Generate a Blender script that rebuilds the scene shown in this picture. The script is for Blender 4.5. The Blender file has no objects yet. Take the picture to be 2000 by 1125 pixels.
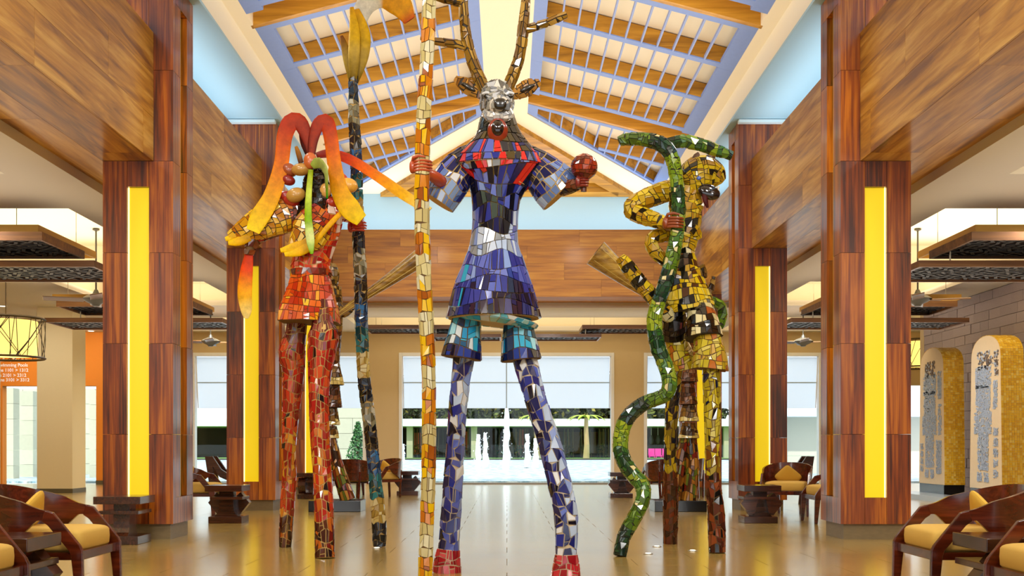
import bpy, math, random
from mathutils import Vector
import numpy as np
random.seed(7)
S = bpy.context.scene
COL = S.collection
PI = math.pi
F = 2170.0           # focal length in pixels of the 2000 px wide frame
EYE = 1.10           # eye height of the camera
# ---------------------------------------------------------------- camera
cam = bpy.data.objects.new('camera', bpy.data.cameras.new('camera'))
COL.objects.link(cam)
cam.location = (0, 0, EYE)
cam.rotation_euler = (PI / 2, 0, 0)
cam.data.sensor_width = 36
cam.data.lens = 36 * F / 2000
cam.data.shift_x = 0.005
cam.data.shift_y = 0.15375
cam.data.clip_end = 600
S.camera = cam
# ---------------------------------------------------------------- light
S.view_settings.view_transform = 'Standard'
S.view_settings.look = 'None'
S.view_settings.gamma = 1.0
S.view_settings.use_curve_mapping = False
S.view_settings.exposure = 0.5
S.cycles.use_denoising = True
S.cycles.max_bounces = 8
S.cycles.diffuse_bounces = 5
S.cycles.glossy_bounces = 4
S.cycles.transmission_bounces = 6
S.cycles.sample_clamp_indirect = 6.0
S.cycles.caustics_reflective = False
S.cycles.caustics_refractive = False
W = bpy.data.worlds.new('sky')
S.world = W
W.use_nodes = True
wn = W.node_tree.nodes
bg = wn['Background']
bg.inputs[0].default_value = (0.86, 0.94, 1.0, 1)
bg.inputs[1].default_value = 1.3


def light(name, kind, loc, energy, color, rot=(0, 0, 0), **kw):
    L = bpy.data.lights.new(name, kind)
    L.energy = energy
    L.color = color
    for k, v in kw.items():
        setattr(L, k, v)
    o = bpy.data.objects.new(name, L)
    o.location = loc
    o.rotation_euler = rot
    COL.objects.link(o)
    return o


light('sun', 'SUN', (0, 0, 30), 2.6, (1, .95, .86), (math.radians(38), math.radians(-22), 0), angle=.02)
UP = (PI, 0, 0)
WARM = (1.0, .85, .58)
NEUT = (1, .95, .88)
# unseen mid-air panel added in place of cove strips, washes the nave roof
light('roof_fill_panel', 'AREA', (0, 15.5, 6.3), 330, (1, .9, .72), UP, shape='RECTANGLE', size=6.6, size_y=20)
# cove lighting inside the recessed ceiling trays of the aisles
for (ax, ay, sx, sy, e) in ((-8.2, 10.2, 4.0, 5.0, 130), (8.0, 10.2, 3.4, 5.0, 130), (-8.2, 17.8, 4.4, 5.0, 150), (7.8, 17.8, 3.6, 5.0, 150),
                            (-7.5, 23.5, 2.8, 3.4, 90), (7.5, 23.5, 2.8, 3.4, 90), (0, 29.3, 7.6, 2.8, 130),
                            (-7.4, 29.3, 2.8, 2.8, 70), (7.4, 29.3, 2.8, 2.8, 70)):
    light('cove_light', 'AREA', (ax, ay, 4.36), e * .62, WARM, UP, shape='RECTANGLE', size=sx, size_y=sy)

# cove strips on the ledges on top of the beams wash the blue walls
for sx in (-1, 1):
    light('ledge_light', 'AREA', (sx * 4.42, 13.5, 5.96), 75, (.93, .97, 1), UP, shape='RECTANGLE', size=.3, size_y=24)
light('ledge_light', 'AREA', (0, 25.5, 5.96), 40, (.93, .97, 1), UP, shape='RECTANGLE', size=8, size_y=.4)
# unseen spots added near the camera for frontal fill on the statues
for sx, e in ((-5.5, 420), (-2.0, 420), (2.0, 420), (5.5, 420)):
    light('front_fill_spot', 'SPOT', (sx, 1.6, 4.1 if abs(sx) > 4 else 6.2), e * 1.5, (1, .97, .93), (math.radians(72), 0, math.radians(-sx * 2.5)), spot_size=1.9, spot_blend=1, shadow_soft_size=.5)
for sx in (-2.0, 2.0):  # unseen spots added to brighten the rear cross beam and back wall
    light('nave_fill_spot', 'SPOT', (sx, 16.8, 6.7), 270, (1, .94, .86), (math.radians(66), 0, 0), spot_size=1.5, spot_blend=1, shadow_soft_size=.25)
# unseen spots added to brighten the directory wall and plaster column, left aisle
light('wall_fill_spot', 'SPOT', (-13.3, 29.4, 4.24), 130, NEUT, (math.radians(48), 0, 0), spot_size=2.4, spot_blend=1, shadow_soft_size=.15)
light('wall_fill_spot', 'SPOT', (-11.4, 29.6, 4.24), 90, NEUT, (math.radians(48), 0, 0), spot_size=2.4, spot_blend=1, shadow_soft_size=.15)
light('wall_fill_spot', 'SPOT', (-10.6, 23.2, 4.24), 170, NEUT, (math.radians(50), 0, 0), spot_size=1.6, spot_blend=1, shadow_soft_size=.15)
# broad unseen panels added in mid-air to brighten the aisle ceilings
for sx in (-1, 1):
    light('aisle_fill_panel', 'AREA', (sx * 7.3, 15, 3.45), 110, (1, .93, .82), UP, shape='RECTANGLE', size=4, size_y=24)
light('aisle_fill_panel', 'AREA', (0, 28.6, 3.5), 30, (1, .93, .82), UP, shape='RECTANGLE', size=8, size_y=4)
# unseen fill spots added below the nave eaves and under the aisle ceilings
for ty in (3.5, 8.0, 12.0, 16.5, 21.5):
    for sx in (-1, 1):
        light('nave_fill_spot', 'SPOT', (sx * 3.55, ty, 6.5), 190, NEUT, (math.radians(14), sx * math.radians(30), 0), spot_size=2.2, spot_blend=1, shadow_soft_size=.25)
for ty in (5.5, 14.0, 21.0, 26.5):
    for sx in (-1, 1):
        light('aisle_fill_spot', 'SPOT', (sx * 7.0, ty, 4.24), 300, NEUT, (0, 0, 0), spot_size=2.7, spot_blend=1, shadow_soft_size=.15)
for sx in (-11.6, -2.2, 2.2, 11.2):  # more unseen fill spots across the rear aisle
    light('aisle_fill_spot', 'SPOT', (sx, 27.0, 4.24), 220, NEUT, (0, 0, 0), spot_size=2.7, spot_blend=1, shadow_soft_size=.15)


# ---------------------------------------------------------------- helpers
def lin(h):
    h = h.lstrip('#')
    out = []
    for i in (0, 2, 4):
        c = int(h[i:i + 2], 16) / 255
        out.append(c / 12.92 if c <= .04045 else ((c + .055) / 1.055) ** 2.4)
    return (*out, 1)


MATS = {}


def mat(name, color, rough=.5, metal=0, coat=0, emit=0, var=0, noise=0, nscale=(4, 4, 4), bump=0, spec=.5, emit_color=None, crough=.08):
    """plain procedural material: base colour with optional per-object variation and fine noise"""
    if name in MATS:
        return MATS[name]
    m = bpy.data.materials.new(name)
    m.use_nodes = True
    nt = m.node_tree
    b = nt.nodes['Principled BSDF']
    c = lin(color) if isinstance(color, str) else color
    b.inputs['Base Color'].default_value = c
    b.inputs['Roughness'].default_value = rough
    b.inputs['Metallic'].default_value = metal
    b.inputs['Specular IOR Level'].default_value = spec
    if coat:
        b.inputs['Coat Weight'].default_value = coat
        b.inputs['Coat Roughness'].default_value = crough
    if emit:
        b.inputs['Emission Color'].default_value = lin(emit_color) if emit_color else c
        b.inputs['Emission Strength'].default_value = emit
    if var or noise or bump:
        tc = nt.nodes.new('ShaderNodeTexCoord')
        mp = nt.nodes.new('ShaderNodeMapping')
        mp.inputs['Scale'].default_value = nscale
        nt.links.new(tc.outputs['Object'], mp.inputs['Vector'])
        nz = nt.nodes.new('ShaderNodeTexNoise')
        nz.inputs['Detail'].default_value = 5
        nt.links.new(mp.outputs['Vector'], nz.inputs['Vector'])
        oi = nt.nodes.new('ShaderNodeObjectInfo')
        m1 = nt.nodes.new('ShaderNodeMath'); m1.operation = 'MULTIPLY_ADD'
        nt.links.new(oi.outputs['Random'], m1.inputs[0]); m1.inputs[1].default_value = var; m1.inputs[2].default_value = 1 - var / 2
        m2 = nt.nodes.new('ShaderNodeMath'); m2.operation = 'MULTIPLY_ADD'
        nt.links.new(nz.outputs['Fac'], m2.inputs[0]); m2.inputs[1].default_value = noise; m2.inputs[2].default_value = 1 - noise / 2
        m3 = nt.nodes.new('ShaderNodeMath'); m3.operation = 'MULTIPLY'
        nt.links.new(m1.outputs[0], m3.inputs[0]); nt.links.new(m2.outputs[0], m3.inputs[1])
        hs = nt.nodes.new('ShaderNodeHueSaturation')
        hs.inputs['Color'].default_value = c
        nt.links.new(m3.outputs[0], hs.inputs['Value'])
        nt.links.new(hs.outputs[0], b.inputs['Base Color'])
        if bump:
            bp = nt.nodes.new('ShaderNodeBump')
            bp.inputs['Strength'].default_value = bump
            bp.inputs['Distance'].default_value = .02
            nt.links.new(nz.outputs['Fac'], bp.inputs['Height'])
            nt.links.new(bp.outputs[0], b.inputs['Normal'])
    MATS[name] = m
    return m


def wood(name, dark, midc, light_, axis, rough=.28, coat=.25, fine=16, along=.7, contrast=1.0, cior=1.5, crough=.12):
    """veneer: streaks stretched along one axis, a different stretch of veneer on every object"""
    if name in MATS:
        return MATS[name]
    m = bpy.data.materials.new(name)
    m.use_nodes = True
    nt = m.node_tree
    b = nt.nodes['Principled BSDF']
    tc = nt.nodes.new('ShaderNodeTexCoord')
    oi = nt.nodes.new('ShaderNodeObjectInfo')
    off = nt.nodes.new('ShaderNodeMath'); off.operation = 'MULTIPLY'; off.inputs[1].default_value = 37
    nt.links.new(oi.outputs['Random'], off.inputs[0])
    add = nt.nodes.new('ShaderNodeVectorMath'); add.operation = 'ADD'
    nt.links.new(tc.outputs['Object'], add.inputs[0]); nt.links.new(off.outputs[0], add.inputs[1])
    sc = [fine] * 3
    sc['xyz'.index(axis)] = along
    mp = nt.nodes.new('ShaderNodeMapping'); mp.inputs['Scale'].default_value = sc
    nt.links.new(add.outputs[0], mp.inputs['Vector'])
    n1 = nt.nodes.new('ShaderNodeTexNoise'); n1.inputs['Scale'].default_value = 1; n1.inputs['Detail'].default_value = 6
    n1.inputs['Distortion'].default_value = .6; n1.inputs['Roughness'].default_value = .6
    nt.links.new(mp.outputs[0], n1.inputs['Vector'])
    sc2 = [3.2] * 3
    sc2['xyz'.index(axis)] = .35
    mp2 = nt.nodes.new('ShaderNodeMapping'); mp2.inputs['Scale'].default_value = sc2
    nt.links.new(add.outputs[0], mp2.inputs['Vector'])
    n2 = nt.nodes.new('ShaderNodeTexNoise'); n2.inputs['Scale'].default_value = 1; n2.inputs['Detail'].default_value = 3
    n2.inputs['Distortion'].default_value = 1.5
    nt.links.new(mp2.outputs[0], n2.inputs['Vector'])
    mx = nt.nodes.new('ShaderNodeMix'); mx.data_type = 'FLOAT'; mx.inputs[0].default_value = .42
    nt.links.new(n1.outputs['Fac'], mx.inputs[2]); nt.links.new(n2.outputs['Fac'], mx.inputs[3])
    rm = nt.nodes.new('ShaderNodeMath'); rm.operation = 'MULTIPLY_ADD'
    nt.links.new(oi.outputs['Random'], rm.inputs[0]); rm.inputs[1].default_value = .07; rm.inputs[2].default_value = -.035
    ad = nt.nodes.new('ShaderNodeMath'); ad.operation = 'ADD'
    nt.links.new(mx.outputs[0], ad.inputs[0]); nt.links.new(rm.outputs[0], ad.inputs[1])
    cr = nt.nodes.new('ShaderNodeValToRGB')
    cr.color_ramp.elements[0].position = .5 - .16 / contrast; cr.color_ramp.elements[0].color = lin(dark)
    cr.color_ramp.elements[1].position = .5 + .16 / contrast; cr.color_ramp.elements[1].color = lin(light_)
    e = cr.color_ramp.elements.new(.5); e.color = lin(midc)
    nt.links.new(ad.outputs[0], cr.inputs[0])
    nt.links.new(cr.outputs[0], b.inputs['Base Color'])
    b.inputs['Roughness'].default_value = rough
    b.inputs['Coat Weight'].default_value = coat
    b.inputs['Coat Roughness'].default_value = crough
    b.inputs['Coat IOR'].default_value = cior
    MATS[name] = m
    return m


class MB:
    """collects faces, then links them as ONE mesh object"""

    def __init__(s):
        s.v = []; s.f = []; s.m = []

    def add(s, verts, faces, mi=0):
        k = len(s.v)
        s.v += [tuple(v) for v in verts]
        for f in faces:
            s.f.append([i + k for i in f]); s.m.append(mi)
        return s

    def box(s, x0, x1, y0, y1, z0, z1, mi=0):
        v = [(x0, y0, z0), (x1, y0, z0), (x1, y1, z0), (x0, y1, z0), (x0, y0, z1), (x1, y0, z1), (x1, y1, z1), (x0, y1, z1)]
        return s.add(v, [(3, 2, 1, 0), (4, 5, 6, 7), (0, 1, 5, 4), (1, 2, 6, 5), (2, 3, 7, 6), (3, 0, 4, 7)], mi)

    def prism(s, bottom, top, mi=0):
        """two matching rings of points, closed to a solid"""
        n = len(bottom)
        fs = [tuple(range(n - 1, -1, -1)), tuple(range(n, 2 * n))]
        fs += [(i, (i + 1) % n, n + (i + 1) % n, n + i) for i in range(n)]
        return s.add(list(bottom) + list(top), fs, mi)

    def bar(s, a, b, w, h, up=(0, 0, 1), w2=None, h2=None, mi=0):
        a = Vector(a); b = Vector(b); t = (b - a).normalized(); u = Vector(up)
        x = t.cross(u).normalized(); z = x.cross(t).normalized()
        w2 = w if w2 is None else w2; h2 = h if h2 is None else h2
        r = lambda p, w, h: [p - x * w / 2 - z * h / 2, p + x * w / 2 - z * h / 2, p + x * w / 2 + z * h / 2, p - x * w / 2 + z * h / 2]
        return s.prism(r(a, w, h), r(b, w2, h2), mi)

    def rings(s, rings, caps=True, mi=0, closed=True):
        n = len(rings[0]); k = len(s.v)
        vs = [p for r in rings for p in r]
        fs = []
        for i in range(len(rings) - 1):
            for j in range(n if closed else n - 1):
                q = (j + 1) % n
                fs.append((i * n + j, i * n + q, (i + 1) * n + q, (i + 1) * n + j))
        if caps:
            fs.append(tuple(range(n - 1, -1, -1)))
            fs.append(tuple((len(rings) - 1) * n + j for j in range(n)))
        return s.add(vs, fs, mi)

    def lathe(s, prof, c=(0, 0, 0), n=20, mi=0):
        return s.rings([[(c[0] + r * math.cos(2 * PI * j / n), c[1] + r * math.sin(2 * PI * j / n), c[2] + z) for j in range(n)] for r, z in prof], True, mi)

    def tube(s, pts, r, n=8, mi=0):
        t = Tube([(p, r if not isinstance(r, (list, tuple)) else r[i]) for i, p in enumerate(pts)], sub=1)
        return s.rings(t.ringpts(n), True, mi)

    def build(s, name, mats, parent=None, smooth=False, bevel=0, subsurf=0):
        me = bpy.data.meshes.new(name)
        me.from_pydata(s.v, [], s.f)
        if not isinstance(mats, (list, tuple)):
            mats = [mats]
        for m in mats:
            me.materials.append(m)
        if len(mats) > 1:
            me.polygons.foreach_set('material_index', s.m)
        if smooth:
            me.polygons.foreach_set('use_smooth', [True] * len(me.polygons))
        me.update()
        o = bpy.data.objects.new(name, me)
        COL.objects.link(o)
        if parent:
            o.parent = parent
        if bevel:
            b = o.modifiers.new('bevel', 'BEVEL'); b.width = bevel; b.segments = 2; b.limit_method = 'ANGLE'; b.angle_limit = .6
        if subsurf:
            q = o.modifiers.new('sub', 'SUBSURF'); q.levels = subsurf; q.render_levels = subsurf
        if smooth and not subsurf:
            try:
                me.set_sharp_from_angle(angle=.7)
            except Exception:
                pass
        return o


def box(name, b, m, parent=None, bevel=0):
    return MB().box(*b).build(name, m, parent, bevel=bevel)


def tag(o, label=None, cat=None, group=None, kind=None):
    if label: o['label'] = label
    if cat: o['category'] = cat
    if group: o['group'] = group
    if kind: o['kind'] = kind
    return o


def thing(name, label, cat, loc=(0, 0, 0), rz=0, group=None):
    o = bpy.data.objects.new(name, None)
    o.empty_display_size = .1
    o.location = loc; o.rotation_euler = (0, 0, rz)
    COL.objects.link(o)
    return tag(o, label, cat, group, 'thing')


def struct(o):
    o['kind'] = 'structure'
    return o


def copy_tree(o, parent=None, loc=None, rz=None, label=None):
    c = o.copy(); COL.objects.link(c)
    if parent: c.parent = parent
    if loc is not None: c.location = loc
    if rz is not None: c.rotation_euler = (0, 0, rz)
    if label: c['label'] = label
    for ch in list(o.children):
        copy_tree(ch, c)
    return c


def share(o, name, parent, loc):
    """one more piece that uses the mesh of o"""
    c = o.copy(); c.name = name; COL.objects.link(c); c.parent = parent; c.location = loc
    return c


def P(px, py, d):
    """point at distance d that the pixel (px, py) looks at"""
    return Vector(((px - 990) * d / F, d, EYE + (870 - py) * d / F))


def proj(p):
    return 990 + F * p[0] / p[1], 870 - F * (p[2] - EYE) / p[1]


def in_view(p, pad=20):
    if p[1] < .5: return False
    x, y = proj(p)
    return -pad < x < 2000 + pad and -pad < y < 1125 + pad


class Tube:
    """smooth tube through points (p, radius) or (p, radius_across, radius_deep), with S(u, v)"""

    def __init__(s, pts, sub=6, hint=(1, 0, 0), mod=None):
        P_ = [Vector(p[0]) for p in pts]; A = [p[1] for p in pts]; B = [p[2] if len(p) > 2 else p[1] for p in pts]
        s.c = []; s.a = []; s.b = []
        n = len(P_)

        def cr(q, i, t, k=None):
            a, b, c, d = q[max(i - 1, 0)], q[i], q[i + 1], q[min(i + 2, n - 1)]
            return .5 * ((2 * b) + (c - a) * t + (2 * a - 5 * b + 4 * c - d) * t * t + (3 * b - a - 3 * c + d) * t ** 3)
        for i in range(n - 1):
            for k in range(sub):
                t = k / sub
                s.c.append(cr(P_, i, t)); s.a.append(max(.002, cr(A, i, t))); s.b.append(max(.002, cr(B, i, t)))
        s.c.append(P_[-1]); s.a.append(A[-1]); s.b.append(B[-1])
        s.mod = mod
        m = len(s.c)
        s.L = [0]
        for i in range(1, m): s.L.append(s.L[-1] + (s.c[i] - s.c[i - 1]).length)
        s.len = s.L[-1]
        x = Vector(hint); s.X = []; s.Y = []; s.T = []
        for i in range(m):
            t = (s.c[min(i + 1, m - 1)] - s.c[max(i - 1, 0)]).normalized()
            if t.length < .5: t = s.T[-1] if s.T else Vector((0, 0, 1))
            x = x - t * x.dot(t)
            if x.length < 1e-4: x = t.orthogonal()
            x.normalize()
            s.X.append(x.copy()); s.Y.append(t.cross(x)); s.T.append(t)

    def at(s, v):
        L = v * s.len
        lo, hi = 0, len(s.L) - 1
        while hi - lo > 1:
            mid = (lo + hi) // 2
            if s.L[mid] <= L: lo = mid
            else: hi = mid
        t = 0 if s.L[hi] == s.L[lo] else (L - s.L[lo]) / (s.L[hi] - s.L[lo])
        t = min(max(t, 0), 1)
        f = lambda q: q[lo] * (1 - t) + q[hi] * t
        return f(s.c), f(s.a), f(s.b), f(s.X).normalized(), f(s.Y).normalized()

    def S(s, u, v, r=0):
        c, a, b, X, Y = s.at(v)
        if s.mod:
            k = s.mod(u, v); a *= k; b *= k
        cs, sn = math.cos(2 * PI * u), math.sin(2 * PI * u)
        p = c + X * (a * cs) + Y * (b * sn)
        if r:
            e = .004
            if v + e <= 1: q = s.S(u, v + e) - p
            else: q = p - s.S(u, v - e)
            d = X * (-sn * a) + Y * (cs * b)
            n = d.cross(q)
            if n.length < 1e-12: n = X * cs + Y * sn
            n.normalize()
            p = p + n * r
        return p

    def circ(s, v):
        c, a, b, X, Y = s.at(v)
        return PI * (3 * (a + b) - math.sqrt((3 * a + b) * (a + 3 * b)))

    def ringpts(s, n, m=None, shrink=0):
        m = m or len(s.c) - 1
        return [[s.S(j / n, i / m, -shrink) for j in range(n)] for i in range(m + 1)]
# ---------------------------------------------------------------- palette of the building
M_veneer_v = wood('veneer_upright', '#401502', '#843a06', '#b86812', 'z', rough=.34, coat=.4, contrast=1.35, cior=1.5, crough=.10, fine=22)
M_veneer_y = wood('veneer_beam', '#7a490c', '#bc831c', '#dfb052', 'y', rough=.32, coat=.14, fine=10, contrast=1.2)
M_veneer_x = wood('veneer_cross', '#854c08', '#b47312', '#d0942c', 'x', rough=.5, coat=.03, fine=11)
M_rafter = wood('rafter_wood', '#8a5a0c', '#b9821a', '#d49c2e', 'x', rough=.45, coat=.1, fine=12)
M_core = mat('dark_core', '#241006', .6)
M_ceil = mat('aisle_ceiling_paint', '#d6d0c6', .8, noise=.03)
M_cream = mat('cream_plaster', '#f4ead4', .8, noise=.03)
M_blue = mat('blue_plaster', '#a9cbdb', .75, noise=.02)
M_frame_blue = mat('lilac_blue_lattice', '#7d98dc', .55, noise=.12, nscale=(3, 3, 3))
M_slat = mat('pale_blue_slat', '#8fa4e0', .5)
M_beige = mat('beige_wall', '#cfba92', .8, noise=.05, nscale=(1.5, 1.5, 1.5))
M_orange = mat('orange_wall', '#e2851a', .75, noise=.05)
M_white = mat('white_frame', '#e9edf4', .4)
M_column = mat('cream_column', '#e2d0a2', .8, noise=.04)
M_dstone = mat('plinth_stone', '#7c6a48', .4, noise=.4, nscale=(3, 3, 9))
M_yellow = mat('yellow_backlit_glass', '#e0c412', .35, emit=.36, emit_color='#f0cf10')
M_led = mat('led_edge', '#fff3a0', .4, emit=1.6)
M_grey_base = mat('dark_base_board', '#5d5236', .5)

# ---------------------------------------------------------------- floor: stone tiles
floor = struct(box('floor', (-14.4, 14.4, -6, 31.6, -.3, -.006), mat('floor_grout', '#86754f', .6)))
M_tile = mat('floor_tile_stone', '#ab8e4a', .25, var=.16, noise=.6, nscale=(1.0, 6, 1), bump=.05, coat=.7, crough=.16)
TW, TL = 1.2, .6
tile0 = None
cand = []
rest = MB()
r = 0
y = -6
while y < 31.55:
    x = -14.4 + (r % 2) * .6 - .6
    while x < 14.4:
        x0, x1, y0, y1 = max(x, -14.4) + .003, min(x + TW, 14.4) - .003, y + .003, min(y + TL, 31.6) - .003
        if x1 - x0 > .1:
            full = abs(x1 - x0 - TW + .006) < 1e-4 and abs(y1 - y0 - TL + .006) < 1e-4
            vis = in_view((x0 + .6, y0 + .3, 0), 60)
            cand.append((0 if (vis and full) else 1, y0, x0, x1, y1))
        x += TW
    y += TL
    r += 1
cand.sort(key=lambda c: (c[0], c[1]))
for i, (q, y0, x0, x1, y1) in enumerate(cand):
    if q == 0 and i < 300:
        if tile0 is None:
            tile0 = MB().box(0, TW - .006, 0, TL - .006, -.006, 0).build('tile', M_tile, floor)
            tile0.location = (x0, y0, 0)
        else:
            share(tile0, 'tile', floor, (x0, y0, 0))
    else:
        rest.box(x0, x1, y0, y1, -.006, 0)
tag(rest.build('tile_field', M_tile, floor), kind='stuff')

# ---------------------------------------------------------------- pillars
PZ = [.18, 1.23, 2.29, 3.35, 4.42, 5.48, 6.555]
PW = .82
PX = 3.897
GAP = .004


def pillar(side, d, label):
    """side -1 left, +1 right; the face towards the nave is at x = side * 3.897"""
    t = thing('pillar', label, 'pillar', (side * (PX + PW / 2), d + PW / 2, 0), 0, 'wood clad pillars along the nave')
    h = PW / 2
    MB().box(-h + .112, h - .112, -h + .112, h - .03, .17, 6.55).build('core', M_core, t)
    box('plinth', (-h + .05, h - .05, -h + .06, h - .05, 0, .18), M_dstone, t)
    sw = .129

    def panel(x0, x1, y0, y1, z0, z1):
        box('panel', (x0, x1, y0, y1, z0 + GAP / 2, z1 - GAP / 2), M_veneer_v, t)
    for i in range(6):
        z0, z1 = PZ[i], PZ[i + 1]
        # front and back faces: two columns of panels beside the lit strip
        panel(-h, -sw, -h, -h + .10, z0, z1)
        panel(sw, h, -h, -h + .10, z0, z1)
        panel(-h, h, h - .03, h, z0, z1)
        # outer face
        panel(side * h - .03 if side > 0 else -h, side * h if side > 0 else -h + .03, -h + .104, h - .034, z0, z1)
        # nave face: two columns beside the slot
        xi = -side * h
        xa, xb = (xi, xi + .10) if xi < 0 else (xi - .10, xi)
        if i == 5:
            panel(xa, xb, -h + .104, h - .034, 6.30, z1)
            z1 = 6.30
        if i == 0:
            panel(xa, xb, -h + .104, h - .034, z0, .49)
            z0 = .49
        panel(xa, xb, -h + .104, -h + .30, z0, z1)
        panel(xa, xb, -h + .56, h - .034, z0, z1)
    panel(-sw + GAP, sw - GAP, -h, -h + .10, .18, .49)
    panel(-sw + GAP, sw - GAP, -h, -h + .10, 4.12, 4.42)
    panel(-sw + GAP, sw - GAP, -h, -h + .10, 4.42, 5.48)
    panel(-sw + GAP, sw - GAP, -h, -h + .10, 5.48, 6.55)
    tag(box('light_panel', (-sw, sw, -h + .055, -h + .085, .49, 4.12), M_yellow, t), 'tall yellow backlit glass strip let into the pillar front')
    box('led_edge', (side * sw - (.012 if side > 0 else 0), side * sw + (0 if side > 0 else .012), -h + .048, -h + .056, .49, 4.12), M_led, t)
    xi = -side * (h - .075)
    tag(box('light_panel', (min(xi, xi + side * .03), max(xi, xi + side * .03), -h + .30, -h + .56, .49, 6.30), M_yellow, t), 'yellow lit slot in the face towards the nave')
    return t


for side, nm in ((-1, 'left'), (1, 'right')):
    for k, (d, w_) in enumerate(((12.97, 'front pair, nearest the lounge chairs'), (18.7, 'second pair, behind the low wooden table'), (24.4, 'third pair, carrying the rear cross beam'))):
        pillar(side, d, 'reddish wood pillar with yellow lit strip, %s side, %s' % (nm, w_))


# ---------------------------------------------------------------- long beams of veneer boards
def beam(side):
    nm = 'left' if side < 0 else 'right'
    t = thing('ceiling_beam', 'deep wooden beam running along the %s row of pillars' % nm, 'beam', (side * 4.642, 12, 4.42))
    xi, xo = 4.124, 5.16
    z0, z1 = 4.42, 5.92
    f = lambda a, b: (min(side * a, side * b) - side * 4.642, max(side * a, side * b) - side * 4.642)
    core = MB().box(*f(4.722, xo), -11, 13.8, .012, z1 - z0 - .002)
    free = [(-11, .965), (1.795, 6.695), (7.525, 12.4)]      # clear lengths between the pillars
    for (p, q) in free:
        core.box(*f(xi + .022, 4.722), p, q, .012, z1 - z0 - .002)
    core.build('core', M_core, t)

    def boards(xa, xb, za, zb, spans, shift):
        for (p, q) in spans:
            yy = -11 - shift
            while yy < q:
                ya, yb = max(yy, p), min(yy + 2.9, q)
                if yb - ya > .04:
                    box('board', (*f(xa, xb), ya + .0015, yb - .0015, za, zb), M_veneer_y, t)
                yy += 2.9
    hs = [0, .5, 1.0, 1.5]
    for rw in range(3):
        boards(xi, xi + .022, hs[rw] + .0015, hs[rw + 1] - .0015, free, (rw * 1.1) % 2.9)
    boards(xi + .024, 4.720, 0, .012, free, 0)
    boards(4.7235, xo, 0, .012, [(-11, 13.8)], 1.3)
    return t


beam(-1); beam(1)
# rear cross beam
t = thing('ceiling_beam', 'deep wooden cross beam at the rear end of the nave', 'beam', (0, 25.3, 4.42))
MB().box(-4.70, 4.70, -.07, .52, .012, 1.498).box(-3.89, 3.89, -.478, -.07, .012, 1.498).build('core', M_core, t)
for rw in range(4):
    xx = -3.89 - (rw * .83) % 2.0
    while xx < 3.89:
        xa, xb = max(xx, -3.89), min(xx + 2.0, 3.89)
        if xb - xa > .05:
            box('board', (xa + .0015, xb - .0015, -.5, -.478, rw * .375 + .0015, rw * .375 + .3735), M_veneer_x, t)
        xx += 2.0
for k in range(4):
    box('board', (-3.89 + k * 1.945 + .002, -3.89 + k * 1.945 + 1.943, -.476, .52, 0, .011), M_veneer_x, t)

# ---------------------------------------------------------------- clerestory, soffit and eaves above the beams
EV, EZ0, EZ1 = 3.776, 6.56, 6.99
for side, nm in ((-1, 'left'), (1, 'right')):
    s = side
    mb = MB()
    mb.box(min(s * 4.725, s * 5.2), max(s * 4.725, s * 5.2), 1, 26.0, 5.925, 6.60)
    w = struct(mb.build('wall_' + nm, M_blue))
    w.name = 'wall_upper_' + nm
    struct(MB().box(min(s * EV, s * 4.724), max(s * EV, s * 4.724), 1, 26.0, 6.56, 6.60).build('ceiling_soffit_' + nm, M_blue))
    struct(MB().box(min(s * EV, s * 4.0), max(s * EV, s * 4.0), 1, 26.0, 6.601, EZ1 + .02).build('trim_1', M_cream))
struct(MB().box(-5.2, 5.2, 26.0, 26.3, 4.43, 7.02).build('wall_upper_rear', M_blue))
for s in (-1, 1):
    # slim pale light ledge above the second pillar
    tag(MB().box(min(s * 3.88, s * 4.75), max(s * 3.88, s * 4.75), 18.56, 18.68, 6.50, 6.55).build('light_ledge', mat('ledge_white', '#dff0f4', .5)),
        'slim pale ledge strip above the second %s pillar' % ('left' if s < 0 else 'right'), 'ledge', kind='thing')

# ---------------------------------------------------------------- roof of the nave
RZ, PITCH = 7.97, .26
HY = 22.2          # the ridge ends here and the hip falls to the rear eave at 26
RH = .28           # depth of the rafters


def zl(x): return RZ - PITCH * abs(x)


def hip(y): return RZ - PITCH * max(0, y - HY)


roof = MB()
up = .29
for s in (-1, 1):
    a = [(0, -2, RZ + up), (s * 5.3, -2, zl(5.3) + up), (s * 5.3, 27.5, zl(5.3) + up), (0, HY, RZ + up)]
    roof.prism(a, [(x, y_, z + .12) for x, y_, z in a])
a = [(0, HY, RZ + up), (-5.3, 27.5, zl(5.3) + up), (5.3, 27.5, zl(5.3) + up)]
roof.prism(a, [(x, y_, z + .12) for x, y_, z in a])
ceiling = struct(roof.build('ceiling', M_cream))


def slab(mb, poly, zf, h, mi=0):
    """a plate that follows a sloped plane: poly in plan, underside at zf, h thick"""
    mb.prism([(x, y_, zf(x, y_)) for x, y_ in poly], [(x, y_, zf(x, y_) + h) for x, y_ in poly], mi)


ridge = MB()
ridge.prism([(-.42, -2, zl(.42)), (.42, -2, zl(.42)), (.42, 22.75, zl(.42)), (-.42, 22.75, zl(.42))],
            [(-.42, -2, zl(.42) + .28), (.42, -2, zl(.42) + .28), (.42, 22.75, zl(.42) + .28), (-.42, 22.75, zl(.42) + .28)])
struct(ridge.build('ceiling_ridge_band', M_cream))
main_side = lambda x, y_: zl(x)
for s, nm in ((-1, 'left'), (1, 'right')):
    eb = MB()
    slab(eb, [(s * 3.587, -2), (s * 3.80, -2), (s * 3.80, 26), (s * 3.587, 25.75)], main_side, .27)
    struct(eb.build('ceiling_edge_' + nm, M_cream))
HW = 3.776


def hipy(x): return HY + abs(x)      # the hip line in plan (same pitch both ways)


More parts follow.
